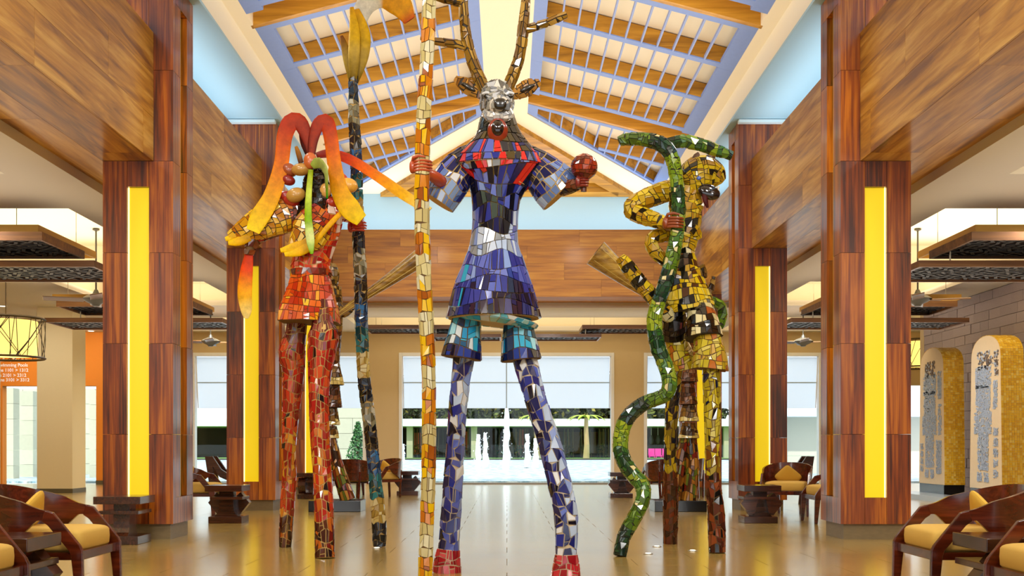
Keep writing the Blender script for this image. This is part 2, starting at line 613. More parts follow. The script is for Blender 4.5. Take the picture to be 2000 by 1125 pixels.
def lattice(s, ya, yb, rows, label, cut=False):
    """wood rafters with blue undersides and thin blue slats between two main rafters"""
    t = thing('ceiling_lattice', label, 'ceiling lattice', (s * 2, ya, 7.4))
    o = Vector((s * 2, ya, 7.4))
    xa, xb, xi, xo = .42, 3.587, .62, 3.353
    loc = lambda mb: [setattr(mb, 'v', [tuple(Vector(v) - o) for v in mb.v]), mb][1]
    lim = (lambda x: hipy(x) - .16) if cut else (lambda x: 99)
    # side frames
    for (p, q) in ((xa, xi), (xo, xb)):
        mb = MB()
        e0, e1 = (min(yb, lim(p)), min(yb, lim(q)))
        if e0 > ya and e1 > ya:
            n = max(1, round((yb - ya) / 1.72)) if not cut else 1
            for k in range(n):
                f0 = ya + (yb - ya) * k / n; f1 = ya + (yb - ya) * (k + 1) / n
                mb = MB()
                slab(mb, [(s * p, f0 + .002), (s * q, f0 + .002), (s * q, min(f1, e1) - .002), (s * p, min(f1, e0) - .002)], main_side, .06)
                loc(mb).build('frame_board', M_frame_blue, t)
    for k, yr in enumerate(rows):
        last = k == len(rows) - 1
        x_lo = xi
        if cut:
            x_lo = max(xi, yr + .25 - HY + .16)
            if x_lo > xo - .2: continue
        w = .17
        # timber rafter
        mb = MB(); slab(mb, [(s * (x_lo - (0 if cut else .15)), yr), (s * (xo + .15), yr), (s * (xo + .15), yr + w), (s * (x_lo - (0 if cut else .15)), yr + w)], lambda x, y_: zl(x) + .062, RH - .07)
        mb.v += []
        slab(mb, [(s * x_lo, yr), (s * xo, yr), (s * xo, yr + w), (s * x_lo, yr + w)], lambda x, y_: zl(x) + .021, .042)
        loc(mb).build('rafter', M_rafter, t)
        mb = MB(); slab(mb, [(s * x_lo, yr), (s * xo, yr), (s * xo, yr + w), (s * x_lo, yr + w)], main_side, .02)
        loc(mb).build('rafter_underside', M_frame_blue, t)
    for k in range(len(rows)):
        y0 = rows[k] + .17
        y1 = rows[k + 1] if k + 1 < len(rows) else (yb if cut else None)
        if y1 is None: continue
        n = 10
        for j in range(1, n + 1):
            x = xi + (xo - xi) * j / (n + 1)
            ye = min(y1, lim(x) - .05)
            if ye - y0 < .1: continue
            mb = MB(); slab(mb, [(s * (x - .012), y0), (s * (x + .012), y0), (s * (x + .012), ye), (s * (x - .012), ye)], main_side, .05)
            loc(mb).build('slat', M_slat, t)
    if cut:
        mb = MB()
        a, b = xa, xb
        slab(mb, [(s * a, hipy(a) - .20), (s * b, hipy(b) - .20), (s * b, hipy(b) - .04), (s * a, hipy(a) - .04)], main_side, .05)
        loc(mb).build('frame_board', M_frame_blue, t)
        # boards that close the cut side of the bay, set back in the recess
        mb = MB()
        slab(mb, [(s * a, hipy(a) - .20), (s * b, hipy(b) - .20), (s * b, hipy(b) - .17), (s * a, hipy(a) - .17)], lambda x, y_: zl(x) + .051, RH - .06)
        loc(mb).build('rafter', M_rafter, t)
    return t


def main_rafter(s, yr, label):
    mb = MB()
    slab(mb, [(s * .42, yr), (s * 3.62, yr), (s * 3.62, yr + .12), (s * .42, yr + .12)], main_side, RH + .0)
    return tag(mb.build('main_rafter', M_rafter), label, 'rafter', kind='thing')


for s, nm in ((-1, 'left'), (1, 'right')):
    main_rafter(s, 15.7, 'broad wooden rafter on the %s roof slope, nearest the camera' % nm)
    main_rafter(s, 21.85, 'broad wooden rafter on the %s roof slope, before the tapering bay' % nm)
    lattice(s, 15.822, 21.3, [15.822, 17.45, 19.2, 21.05], 'large blue and wood ceiling lattice on the %s roof slope' % nm)
    lattice(s, 21.99, 25.9, [21.99, 23.75, 25.3], 'tapering blue and wood ceiling lattice at the rear of the %s slope' % nm, cut=True)
    # nearer bay, above the frame of the photograph, closes the roof
    lattice(s, 9.4, 15.3, [9.4, 11.2, 13.0, 15.0], 'blue and wood ceiling lattice nearest the entrance on the %s slope' % nm)

# hip at the rear: cream border with a wooden triangle recessed in it
hipf = lambda x, y_: hip(y_)
hb = MB()
for s in (-1, 1):
    slab(hb, [(0, HY + .02), (s * 3.77, 25.99), (s * 2.98, 25.99), (0, 22.85)][::1], hipf, .2)
struct(hb.build('ceiling_hip', M_cream))
t = thing('ceiling_lattice', 'wooden triangular ceiling lattice on the rear hip slope', 'ceiling lattice', (0, 24.5, 7.2))
o = Vector((0, 24.5, 7.2))


def hsl(poly, zo, h, name, m):
    mb = MB(); slab(mb, poly, lambda x, y_: hip(y_) + zo, h)
    mb.v = [tuple(Vector(v) - o) for v in mb.v]
    return mb.build(name, m, t)


for s in (-1, 1):
    hsl([(0, 22.75), (s * 2.95, 25.93), (s * 2.60, 25.93), (0, 23.14)], -.10, .24, 'frame_board', M_rafter)
hsl([(-2.58, 25.70), (2.58, 25.70), (2.60, 25.93), (-2.60, 25.93)], -.10, .24, 'frame_board', M_rafter)
for yy in (23.7, 24.25, 24.8, 25.3):
    w_ = (yy - 23.2) * .93
    hsl([(-w_, yy), (w_, yy), (w_ + .08, yy + .14), (-w_ - .08, yy + .14)], -.02, .2, 'rafter', M_rafter)

# ---------------------------------------------------------------- aisle ceilings with recessed, cove lit trays
CZ = 4.30


def tray_ceiling(name, X0, X1, Y0, Y1, trays, far):
    """flat ceiling with rectangular trays let up into it"""
    mb = MB()
    ys = sorted({Y0, Y1, *[q for a in trays for q in a[2:4]]})
    for ya, yb in zip(ys, ys[1:]):
        cut = [a for a in trays if a[2] <= ya + 1e-6 and a[3] >= yb - 1e-6]
        xs = sorted({X0, X1, *[q for a in cut for q in a[0:2]]})
        for xa, xb in zip(xs, xs[1:]):
            if any(a[0] <= xa + 1e-6 and a[1] >= xb - 1e-6 for a in cut):
                continue
            mb.box(xa, xb, ya, yb, CZ, CZ + .12)
    c = struct(mb.build(name, M_ceil))
    for a in trays:
        tb = MB()
        x0, x1, y0, y1 = a
        e = .35
        tb.box(x0 - e, x1 + e, y0 - e, y1 + e, CZ + .55, CZ + .6)
        tb.box(x0 - e - .05, x0 - e, y0 - e, y1 + e, CZ + .12, CZ + .55)
        tb.box(x1 + e, x1 + e + .05, y0 - e, y1 + e, CZ + .12, CZ + .55)
        tb.box(x0 - e, x1 + e, y0 - e - .05, y0 - e, CZ + .12, CZ + .55)
        tb.box(x0 - e, x1 + e, y1 + e, y1 + e + .05, CZ + .12, CZ + .55)
        tb.build('ceiling_tray', M_cream, c)
    return c


tray_ceiling('ceiling_aisle_left', -14.3, -5.16, 1, 31.4, [(-10.6, -5.92, 7.5, 13.1), (-10.6, -5.92, 15.0, 20.5), (-8.95, -5.92, 21.7, 25.4), (-8.95, -5.92, 27.8, 30.9)], 1)
tray_ceiling('ceiling_aisle_right', 5.16, 14.3, 1, 31.4, [(5.92, 9.7, 7.5, 13.1), (5.92, 9.7, 15.0, 20.5), (5.92, 8.95, 21.7, 25.4), (5.92, 8.95, 27.8, 30.9)], 1)
tray_ceiling('ceiling_rear', -5.159, 5.159, 25.83, 31.4, [(-4.02, 4.02, 27.8, 30.9)], 1)

# ---------------------------------------------------------------- walls
BY = 31.4


def wall_open(name, x0, x1, y0, y1, z0, z1, holes, m):
    mb = MB()
    xs = sorted({x0, x1, *[q for h in holes for q in h[:2]]})
    for xa, xb in zip(xs, xs[1:]):
        hs = [h for h in holes if h[0] <= xa + 1e-6 and h[1] >= xb - 1e-6]
        if not hs:
            mb.box(xa, xb, y0, y1, z0, z1)
        for h in hs:
            if h[2] > z0: mb.box(xa, xb, y0, y1, z0, h[2])
            if h[3] < z1: mb.box(xa, xb, y0, y1, h[3], z1)
    return struct(mb.build(name, m))


WZ = 3.72
wins = [(-3.05, 3.03), (3.87, 8.9), (-8.9, -3.98)]
wall_open('wall_rear', -10.0, 14.3, BY, BY + .25, -.01, 4.9, [(a, b, -.01, WZ) for a, b in wins] + [(10.6, 13.6, -.01, 2.8)], M_beige)
wall_open('wall_rear_orange', -14.3, -10.001, BY - .02, BY + .25, -.01, 4.9, [(-14.25, -11.6, -.01, 2.78)], M_orange)
struct(box('baseboard_rear', (-11.6, -10.002, BY - .05, BY - .02, 0, .11), M_grey_base))
struct(box('baseboard_right', (8.95, 10.5, BY - .03, BY, 0, .11), M_grey_base))
struct(box('wall_left', (-14.6, -14.3, -2, 31.65, -.01, 4.9), M_beige))
struct(box('wall_far_right', (14.3, 14.6, 26.7, 31.65, -.01, 4.9), M_beige))
struct(box('wall_end_right', (9.93, 14.6, 26.45, 26.7, -.01, 4.9), M_beige))

wall_open('wall_front', -14.3, 14.3, -6.3, -6.0, -.01, 9, [(-9, 9, -.01, 3.4)], M_beige)  # added unseen behind the camera to keep sky reflections off the wood
struct(box('ceiling_entrance', (-14.3, 14.3, -6.0, 1.0, 8.4, 8.6), M_cream))
struct(box('wall_front_left', (-14.6, -14.3, -6.3, -2, -.01, 9), M_beige))
struct(box('wall_front_right', (14.3, 14.6, -6.3, 1, -.01, 9), M_beige))
# stone block wall on the right
M_block = mat('grey_brown_stone', '#a3969a', .7, var=.16, noise=.25, nscale=(2, 6, 10), bump=.3)
wr = struct(box('wall_right', (9.96, 10.3, 1, 26.44, -.01, 4.9), mat('stone_joint', '#4c4448', .8)))
bl0 = None
cnt = 0
rw = 0
z = 0
rest = MB()
while z < 4.29:
    yy = 26.44 - (rw * .37) % .9
    zt = min(z + .205, 4.29)
    first = True
    y1 = 26.44
    y0 = y1 - .45 - .4 * random.random()
    while y1 > 14:
        pr = random.choice((0, 0, .006, .014))
        if cnt < 300 and y1 > 20.5 and z > 1.6:
            box('stone', (9.93 - pr, 9.96, y0 + .006, y1 - .004, z + .004, zt - .004), M_block, wr)
            cnt += 1
        else:
            rest.box(9.93 - pr, 9.96, y0 + .006, y1 - .004, z + .004, zt - .004)
        y1 = y0
        y0 = y1 - .4 - .55 * random.random()
    z = zt
    rw += 1
tag(rest.build('stone_field', M_block, wr), kind='stuff')

# free standing plaster column, left
t = thing('column', 'square cream plaster column before the orange wall', 'column', (-10.46, 26.1, 0))
box('shaft', (-.41, .41, -.4, .4, .1, 4.297), M_column, t)
box('skirting', (-.42, .42, -.41, .41, 0, .1), M_grey_base, t)

# sign lettering on the orange wall
M_letter = mat('white_lettering', '#ffffff', .6)
to = MATS['orange_wall']
sign = thing('directory_sign', 'white directory lettering on the orange wall', 'sign', (-14.3, BY - .025, 3.35))
for k, line in enumerate(('Kukulkan, Theater', 'L. Swimming Pools', 'Rooms 1101 > 1312', 'Rooms 2101 > 2312', 'Rooms 3101 > 3312')):
    cu = bpy.data.curves.new('lettering', 'FONT')
    cu.body = line
    cu.size = .13
    cu.extrude = .003
    cu.offset = .002
    cu.materials.append(M_letter)
    tmp = bpy.data.objects.new('lettering', cu)
    COL.objects.link(tmp)
    dg = bpy.context.evaluated_depsgraph_get()
    me = bpy.data.meshes.new_from_object(tmp.evaluated_get(dg))
    bpy.data.objects.remove(tmp)
    o2 = bpy.data.objects.new('lettering', me)
    COL.objects.link(o2)
    o2.parent = sign
    o2.rotation_euler = (PI / 2, 0, 0)
    xs_ = [v.co.x for v in me.vertices]
    right = (54, 55, 56, 52, 58)[k]
    o2.location = (P(right, 0, BY).x + 14.3 - max(xs_), 0, P(0, (706, 716, 726, 736, 745)[k], BY).z - 3.35)

# ---------------------------------------------------------------- windows
M_frost = bpy.data.materials.new('frosted_glass')
M_frost.use_nodes = True
nt = M_frost.node_tree
nt.nodes.remove(nt.nodes['Principled BSDF'])
tr = nt.nodes.new('ShaderNodeBsdfTranslucent'); tr.inputs[0].default_value = (.92, .96, 1, 1)
df = nt.nodes.new('ShaderNodeBsdfDiffuse'); df.inputs[0].default_value = (.85, .9, .95, 1)
mxs = nt.nodes.new('ShaderNodeMixShader'); mxs.inputs[0].default_value = .75
nt.links.new(df.outputs[0], mxs.inputs[1]); nt.links.new(tr.outputs[0], mxs.inputs[2])
nt.links.new(mxs.outputs[0], nt.nodes['Material Output'].inputs[0])
M_glass = bpy.data.materials.new('clear_glass')
M_glass.use_nodes = True
nt = M_glass.node_tree
nt.nodes.remove(nt.nodes['Principled BSDF'])
trn = nt.nodes.new('ShaderNodeBsdfTransparent'); trn.inputs[0].default_value = (.94, .98, .97, 1)
gl = nt.nodes.new('ShaderNodeBsdfGlossy'); gl.inputs['Roughness'].default_value = .02
mxs = nt.nodes.new('ShaderNodeMixShader'); mxs.inputs[0].default_value = .018
nt.links.new(trn.outputs[0], mxs.inputs[1]); nt.links.new(gl.outputs[0], mxs.inputs[2])
nt.links.new(mxs.outputs[0], nt.nodes['Material Output'].inputs[0])
for k, (a, b) in enumerate(wins):
    w = struct(MB().box(a, a + .09, BY - .04, BY + .2, 0, WZ).box(b - .09, b, BY - .04, BY + .2, 0, WZ).box(a + .09, b - .09, BY - .04, BY + .2, WZ - .1, WZ)
               .build('window_%d' % (k + 1), M_white, bevel=.008))
    struct(w)
    mid = (a + b) / 2
    zb = 2.16
    # two frosted top panes that lean out a little, with a rail across
    for (p, q) in ((a + .12, mid - .012), (mid + .012, b - .12)):
        for (u0, u1) in ((0, .49), (.505, 1.0)):
            z0, z1 = WZ - .12 - u0 * (WZ - .12 - zb), WZ - .12 - u1 * (WZ - .12 - zb)
            y0, y1 = BY + .06 + u0 * .22, BY + .06 + u1 * .22
            MB().prism([(p, y1, z1), (q, y1, z1), (q, y1 + .01, z1), (p, y1 + .01, z1)], [(p, y0, z0), (q, y0, z0), (q, y0 + .01, z0), (p, y0 + .01, z0)]).build('pane', M_frost, w)
    MB().bar((a + .1, BY + .16, WZ - .12 - .4975 * (WZ - .12 - zb)), (b - .1, BY + .16, WZ - .12 - .4975 * (WZ - .12 - zb)), .03, .03).build('rail', mat('rail_grey', '#a9bccb', .4), w)
    MB().bar((mid, BY + .05, WZ - .1), (mid, BY + .27, zb), .024, .03, up=(0, 1, 0)).build('mullion', MATS['rail_grey'], w)
    for xx in (a + .1, b - .1):
        MB().bar((xx, BY + .05, WZ - .1), (xx, BY + .27, zb), .03, .03, up=(0, 1, 0)).build('stile', M_white, w)
    MB().box(a + .09, b - .09, BY + .05, BY + .062, 0.05, zb - .01).build('glass_pane', M_glass, w)
    MB().box(a + .09, b - .09, BY - .02, BY + .2, 0, .045).build('sill', mat('threshold', '#8f8b84', .4), w)
struct(MB().box(-14.25, -11.6, BY + .08, BY + .09, 0, 2.78).box(-14.25, -11.6, BY - .02, BY + .2, 2.72, 2.78).box(-13.15, -13.08, BY + .02, BY + .15, 0, 2.72).build('window_4', [M_glass]))
# ---------------------------------------------------------------- lounge furniture
M_chair = wood('chair_wood', '#2c0d03', '#4d1a08', '#6e2a10', 'x', rough=.22, coat=.5, fine=22, along=2)
M_tabletop = wood('table_wood', '#26110a', '#3d1d10', '#55301c', 'x', rough=.25, coat=.45, fine=22, along=1.2)
M_fabric = mat('yellow_linen', '#d4ad54', .9, noise=.28, nscale=(60, 60, 60), bump=.15)
M_fabric2 = mat('ochre_linen', '#d6aa40', .9, noise=.2, nscale=(60, 60, 60), bump=.15)


def superell(cx, cy, cz, sx, sy, sz, e1, e2, nu=28, nv=14, rot=None):
    sg = lambda c, e: math.copysign(abs(c) ** e, c)
    rg = []
    for i in range(nv + 1):
        a = -PI / 2 + PI * i / nv
        row = []
        for j in range(nu):
            b = -PI + 2 * PI * j / nu
            p = Vector((sx * sg(math.cos(a), e1) * sg(math.cos(b), e2), sy * sg(math.cos(a), e1) * sg(math.sin(b), e2), sz * sg(math.sin(a), e1)))
            if rot: p = rot @ p
            row.append(p + Vector((cx, cy, cz)))
        rg.append(row)
    return rg


from mathutils import Matrix, Euler


def make_chair(label, loc, rz):
    """barrel chair: a bent plywood shell that runs forward into the arms and front legs; faces +x"""
    t = thing('lounge_chair', label, 'chair', loc, rz, 'barrel lounge chairs')
    # shell
    N = 40
    inner, outer = [], []
    th = .028
    pts = []
    for i in range(N + 1):
        q = -1 + 2 * i / N
        aq = abs(q)
        if aq > .62:                      # straight arm part
            k = (aq - .62) / .38
            x, y = -.06 + .18 * k, .345
            nx, ny = 0, 1
        else:
            a = aq / .62 * PI / 2
            x, y = -.06 - .31 * math.cos(a) ** .9, .345 * math.sin(a) ** .85
            nx, ny = -math.cos(a) / .31, math.sin(a) / .345
            l = math.hypot(nx, ny); nx /= l; ny /= l
        sgn = 1 if q >= 0 else -1
        k = aq
        top = .665 + .165 * (math.cos(min(1, k) * PI) * .5 + .5) ** .8
        bot = .40 + (.20 * min(1, max(0, (k - .34) / .5)) ** 1.2)
        pts.append((x, y * sgn, nx, ny * sgn, top, bot))
    v = []; mb = MB()
    rg = []
    for x, y, nx, ny, top, bot in pts:
        lean = .04 * (top - .66) / .17
        rg.append([(x - nx * 0, y, bot), (x + nx * th, y + ny * th, bot), (x + nx * (th + lean), y + ny * (th + lean), top), (x + nx * lean, y + ny * lean, top)])
    mb.rings(rg, True)
    mb.build('backrest', M_chair, t, smooth=True)
    for s in (-1, 1):
        m = MB()
        y0, y1 = s * .343, s * .378
        # arm falling to the front leg, one bent piece
        prof = [((.10, .668), (.08, .595)), ((.155, .655), (.12, .568)), ((.335, .435), (.262, .40)), ((.352, .40), (.275, .36)), ((.36, 0), (.315, 0))]
        rg = []
        for (a, b) in prof:
            rg.append([(a[0], y0, a[1]), (a[0], y1, a[1]), (b[0], y1, b[1]), (b[0], y0, b[1])])
        m.rings(rg, True)
        m.build('leg', M_chair, t, bevel=.006)
        m = MB().prism([(-.40, s * .17 - .02, 0), (-.365, s * .17 - .02, 0), (-.365, s * .17 + .02, 0), (-.40, s * .17 + .02, 0)],
                       [(-.395, s * .20 - .025, .58), (-.355, s * .20 - .025, .58), (-.355, s * .20 + .025, .58), (-.395, s * .20 + .025, .58)])
        m.build('leg', M_chair, t, bevel=.004)
        MB().box(-.30, .28, min(s * .315, s * .343), max(s * .315, s * .343), .335, .385).build('side_rail', M_chair, t)
    MB().box(.27, .325, -.343, .343, .33, .395).build('front_rail', M_chair, t, bevel=.006)
    MB().box(-.31, .27, -.315, .315, .352, .378).build('seat_board', M_core, t)
    MB().rings(superell(.0, 0, .455, .315, .31, .085, .38, .22)).build('seat_cushion', M_fabric, t, smooth=True)
    R = Euler((0, math.radians(-62), 0)).to_matrix() @ Euler((0, 0, math.radians(45))).to_matrix()
    MB().rings(superell(-.17, 0, .60, .165, .165, .05, 1.0, .32, rot=R)).build('back_cushion', M_fabric2, t, smooth=True)
    return t


chair0 = make_chair('yellow cushioned barrel chair, left side, behind the small wooden table', (-3.17, 7.75, 0), 0)
chairs = [
    ('yellow cushioned barrel chair cut off by the lower left corner', (-3.17, 6.20, 0), 0),
    ('yellow cushioned barrel chair, right side, behind the small wooden table', (3.17, 7.75, 0), PI),
    ('yellow cushioned barrel chair cut off by the lower right corner', (3.17, 6.20, 0), PI),
    ('barrel chair half hidden by the front left pillar', (-4.70, 16.9, 0), .0),
    ('barrel chair with cushion facing the camera beyond the front right pillar', (4.42, 17.55, 0), -PI * .62),
    ('barrel chair seen from the side, half hidden by the front right pillar', (4.66, 15.9, 0), PI),
    ('barrel chair with its back to the camera, left rear group', (-3.03, 22.3, 0), PI * .45),
    ('barrel chair with pale cushion beside the dark table, left rear group', (-2.66, 23.4, 0), -PI * .75),
    ('barrel chair at the far left of the left rear group', (-3.5, 24.15, 0), 0),
    ('barrel chair with its back to the camera, right rear group', (3.15, 22.4, 0), PI * .55),
    ('barrel chair beyond the brown horn player on the right', (3.75, 23.6, 0), PI * .85),
]
for lb, lc, rz in chairs:
    copy_tree(chair0, None, lc, rz, lb)


def make_table(label, loc, rz=0):
    t = thing('side_table', label, 'table', loc, rz, 'carved wooden side tables')
    MB().box(-.26, .26, -.26, .26, .45, .535).build('table_top', M_tabletop, t, bevel=.005)
    MB().box(-.20, .26, -.22, .22, .335, .375).build('shelf', M_tabletop, t, bevel=.004)
    MB().box(-.22, .25, -.22, .22, 0, .095).build('base', M_tabletop, t, bevel=.005)
    # column: concave flare front and back
    prof = [(-.17, .095), (-.13, .13), (-.108, .18), (-.10, .25), (-.10, .45)]
    poly = [(x, z) for x, z in prof] + [(-x, z) for x, z in reversed(prof)]
    MB().prism([(x, .09, z) for x, z in poly], [(x, -.09, z) for x, z in poly]).build('column', M_tabletop, t)
    # diamond shaped brace through the column
    for s in (-1, 1):
        poly = [(s * .06, .33), (s * .17, .43), (s * .295, .28), (s * .16, .11), (s * .10, .14)]
        MB().prism([(x, .20, z) for x, z in poly], [(x, .05, z) for x, z in poly]).build('diamond_brace', M_tabletop, t)
    return t


table0 = make_table('carved table in front of the front left pillar', (-4.30, 12.50, 0), PI / 2)
for lb, lc, rz in (('carved table before the second left pillar', (-3.99, 15.88, 0), 0),
                   ('carved table before the second right pillar', (3.60, 15.88, 0), PI),
                   ('dark carved table at the third left pillar', (-4.08, 23.0, 0), PI / 2),
                   ('dark carved table right of the left rear chairs', (-2.2, 24.6, 0), 0),
                   ('dark carved table left of the right rear chair', (2.42, 23.5, 0), PI),
                   ('small wooden table between the two front left chairs', (-3.17, 7.0, 0), 0),
                   ('small wooden table between the two front right chairs', (3.17, 7.0, 0), PI)):
    copy_tree(table0, None, lc, rz, lb)

for ch in list(table0.children):
    if ch.name.startswith('diamond'): bpy.data.objects.remove(ch)

# glass topped console tables with bent wooden legs
M_ctop = mat('console_glass', '#9fb7b2', .05, coat=.4)


def make_console(label, loc, rz=0):
    t = thing('console_table', label, 'table', loc, rz, 'glass topped consoles')
    MB().box(-.62, .62, -.24, .24, .90, .915).build('glass_top', M_glass, t)
    for y_ in (-.16, .16):
        for s in (-1, 1):
            pts = [(s * .60, .90), (s * .46, .90), (s * .30, .66), (s * .06, .50), (s * .02, .42), (s * .10, .42), (s * .34, .56), (s * .46, .70)]
            poly = pts[:6] + [(s * .33, .52), (s * .455, .72)] + [(s * .44, .40), (s * .40, 0), (s * .46, 0), (s * .53, .45)]
            MB().prism([(x, y_ - .03, z) for x, z in poly], [(x, y_ + .03, z) for x, z in poly]).build('leg', M_tabletop, t)
    MB().box(-.06, .06, -.19, .19, .42, .50).build('stretcher', M_tabletop, t)
    return t


c0 = make_console('glass topped console with bent wooden legs beside the second left pillar', (-4.95, 20.6, 0))
copy_tree(c0, None, (5.05, 20.6, 0), 0, 'glass topped console with bent wooden legs behind the right armchairs')

# ---------------------------------------------------------------- carved stone tablets on the right
M_stele_face = mat('cream_stone', '#e6d3b2', .7, noise=.1, nscale=(4, 4, 4))
M_stele_rel = mat('blue_grey_carving', '#aebfda', .6, noise=.3, nscale=(12, 12, 12))
M_stele_dark = mat('brown_carving_line', '#756a66', .7)
M_gold = [mat('gold_mosaic_%d' % i, c, .35, var=.25, coat=.3) for i, c in enumerate(('#e8c034', '#d9a91c', '#f0d468', '#e4b81f'))]
M_black = mat('black_plinth_gloss', '#0c0c0d', .2, coat=.3)


def glyphs(kind):
    """relief plan of a tablet: list of (u0, u1, w0, w1, dark) rectangles, u across 0..1, w up 0..1"""
    rnd = random.Random(5 if kind else 9)
    out = []

    def block(cx, cw, b, h, n, m, keep, dark=False):
        for i in range(n):
            for j in range(m):
                if rnd.random() < keep:
                    u = cx + cw * (i + .5) / n; w_ = b + h * (j + .5) / m
                    du = cw / n * rnd.uniform(.38, .62); dw = h / m * rnd.uniform(.3, .62)
                    u += rnd.uniform(-.2, .2) * cw / n
                    out.append((u - du, u + du, w_ - dw, w_ + dw, dark is not False and rnd.random() < .6))
    # figure: headdress, head, robe, legs, feet
    block(.24, .40, .78, .12, 12, 9, .62, True)
    block(.18, .50, .66, .14, 12, 12, .9)
    block(.20, .46, .50, .18, 12, 16, .92)
    block(.14, .56, .36, .14, 14, 12, .9)
    block(.26, .34, .12, .24, 9, 20, .86)
    block(.24, .14, .045, .06, 4, 5, .9)
    block(.46, .14, .045, .06, 4, 5, .9)
    # column of small blocks beside it
    if kind:
        for j in range(5):
            block(.76, .14, .075 + j * .068, .05, 5, 6, .8)
        for j in range(3):
            block(.78, .13, .73 + j * .058, .044, 5, 5, .75, True)
        block(.62, .12, .81, .05, 5, 5, .75, True)
        block(.76, .12, .52, .18, 5, 16, .85)
    else:
        block(.76, .14, .62, .20, 6, 16, .8)
        block(.70, .20, .08, .24, 7, 20, .9)
        block(.78, .12, .36, .22, 5, 14, .7)
        for j in range(4):
            block(.05, .11, .09 + j * .055, .042, 5, 5, .8)
    return out


def tablet(label, d0, kind):
    """upright tablet: carved face towards the nave, mosaic edge towards the camera"""
    Lf, H, T = 1.40, 2.86, .42
    t = thing('carved_tablet', label, 'stone tablet', (8.95 + T / 2, d0 + Lf / 2, 0), 0, 'carved stone tablets')
    box('plinth', (-T / 2 + .0, T / 2, -Lf / 2 + .03, Lf / 2 - .03, 0, .29), M_black, t)
    prof = []
    for k in range(15):
        a = PI * k / 14
        prof.append((-math.cos(a) * (Lf / 2 - .07), .29 + H - .42 + .42 * math.sin(a) ** .8))
    poly = [(-Lf / 2, .29)] + [(-p[0] * -1, p[1]) for p in prof] + [(Lf / 2, .29)]
    MB().prism([(-T / 2 + .012, y_, z) for y_, z in poly], [(T / 2 - .012, y_, z) for y_, z in poly]).build('slab', M_stele_face, t)
    MB().prism([(-T / 2, y_ * .995, z - .003) for y_, z in poly], [(-T / 2 + .012, y_, z) for y_, z in poly]).build('carved_face', M_stele_face, t)
    ra, rb = MB(), MB()
    for (u0, u1, w0, w1, dk) in glyphs(kind):
        b = rb if dk else ra
        y1, y0 = Lf / 2 - u0 * Lf * .96 - .03, Lf / 2 - u1 * Lf * .96 - .03
        j = lambda: random.uniform(-.012, .012)
        q = [(y0 + j(), w0 * H + .29 + j()), (y1 + j(), w0 * H + .29 + j()), (y1 + j(), w1 * H + .29 + j()), (y0 + j(), w1 * H + .29 + j())]
        b.prism([(-T / 2 - .012, y_, z) for y_, z in q], [(-T / 2, y_, z) for y_, z in q])
    tag(ra.build('carved_relief', M_stele_rel, t), 'blue grey carved relief of a robed figure', kind='stuff')
    tag(rb.build('carved_lines', M_stele_dark, t), kind='stuff')
    # small gold mosaic tiles over the edge
    g = MB()
    n = len(poly)
    for i in range(n - 1):
        a, b = poly[i], poly[i + 1]
        L = math.hypot(b[0] - a[0], b[1] - a[1])
        m = max(1, round(L / .045))
        nn = Vector((0, (b[1] - a[1]), -(b[0] - a[0]))).normalized() * -1
        for k in range(m):
            p0 = Vector((0, a[0] + (b[0] - a[0]) * k / m, a[1] + (b[1] - a[1]) * k / m)); p1 = Vector((0, a[0] + (b[0] - a[0]) * (k + 1) / m, a[1] + (b[1] - a[1]) * (k + 1) / m))
            e = (p1 - p0).normalized() * .002
            for c in range(9):
                x0 = -T / 2 + T * c / 9 + .002; x1 = -T / 2 + T * (c + 1) / 9 - .002
                o_ = nn * random.uniform(.004, .011)
                q = [p0 + e + Vector((x0, 0, 0)), p0 + e + Vector((x1, 0, 0)), p1 - e + Vector((x1, 0, 0)), p1 - e + Vector((x0, 0, 0))]
                g.prism(q, [v + o_ for v in q], random.choice((0, 0, 1, 1, 2, 3)))
    tag(g.build('tile_mosaic', M_gold, t), 'gold mosaic edge', kind='stuff')
    return t


tablet('tall cream tablet carved in blue grey, farther one, beside the right pillar', 22.72, 0)
tablet('tall cream tablet carved in blue grey, nearer one at the right frame edge', 20.08, 1)
pl = thing('low_platform', 'low pale grey platform under the carved tablets', 'platform', (8.9, 22.2, 0))
MB().box(-.55, .045, -2.4, 2.1, 0, .10).build('slab', mat('pale_grey_stone', '#a9b7c6', .25, coat=.3), pl)

# ---------------------------------------------------------------- hanging lattice ceiling fixtures
M_fix = wood('fixture_wood', '#4a2c12', '#6d4420', '#8d6030', 'x', rough=.4, coat=.15)
M_fix_pale = mat('fixture_gilt', '#cf9c3a', .5, noise=.1)
M_pierced = mat('pierced_dark_panel', '#141216', .45)
M_cable = mat('steel_cable', '#c8c2b0', .4, metal=.6)


def pierced(mb, x0, x1, y0, y1, z, seed):
    """open lattice of small bent leaves between the frame sides"""
    rnd = random.Random(seed)
    nx = max(4, int((x1 - x0) / .13)); ny = max(3, int((y1 - y0) / .13))
    for i in range(nx):
        for j in range(ny):
            cx = x0 + (x1 - x0) * (i + .5) / nx; cy = y0 + (y1 - y0) * (j + .5) / ny
            a = rnd.choice((.5, -.5, 1.1, -1.1)) + rnd.uniform(-.2, .2)
            l = .085
            dx, dy = math.cos(a) * l, math.sin(a) * l
            mb.bar((cx - dx, cy - dy, z), (cx + dx, cy + dy, z + rnd.uniform(-.004, .004)), .045, .012)


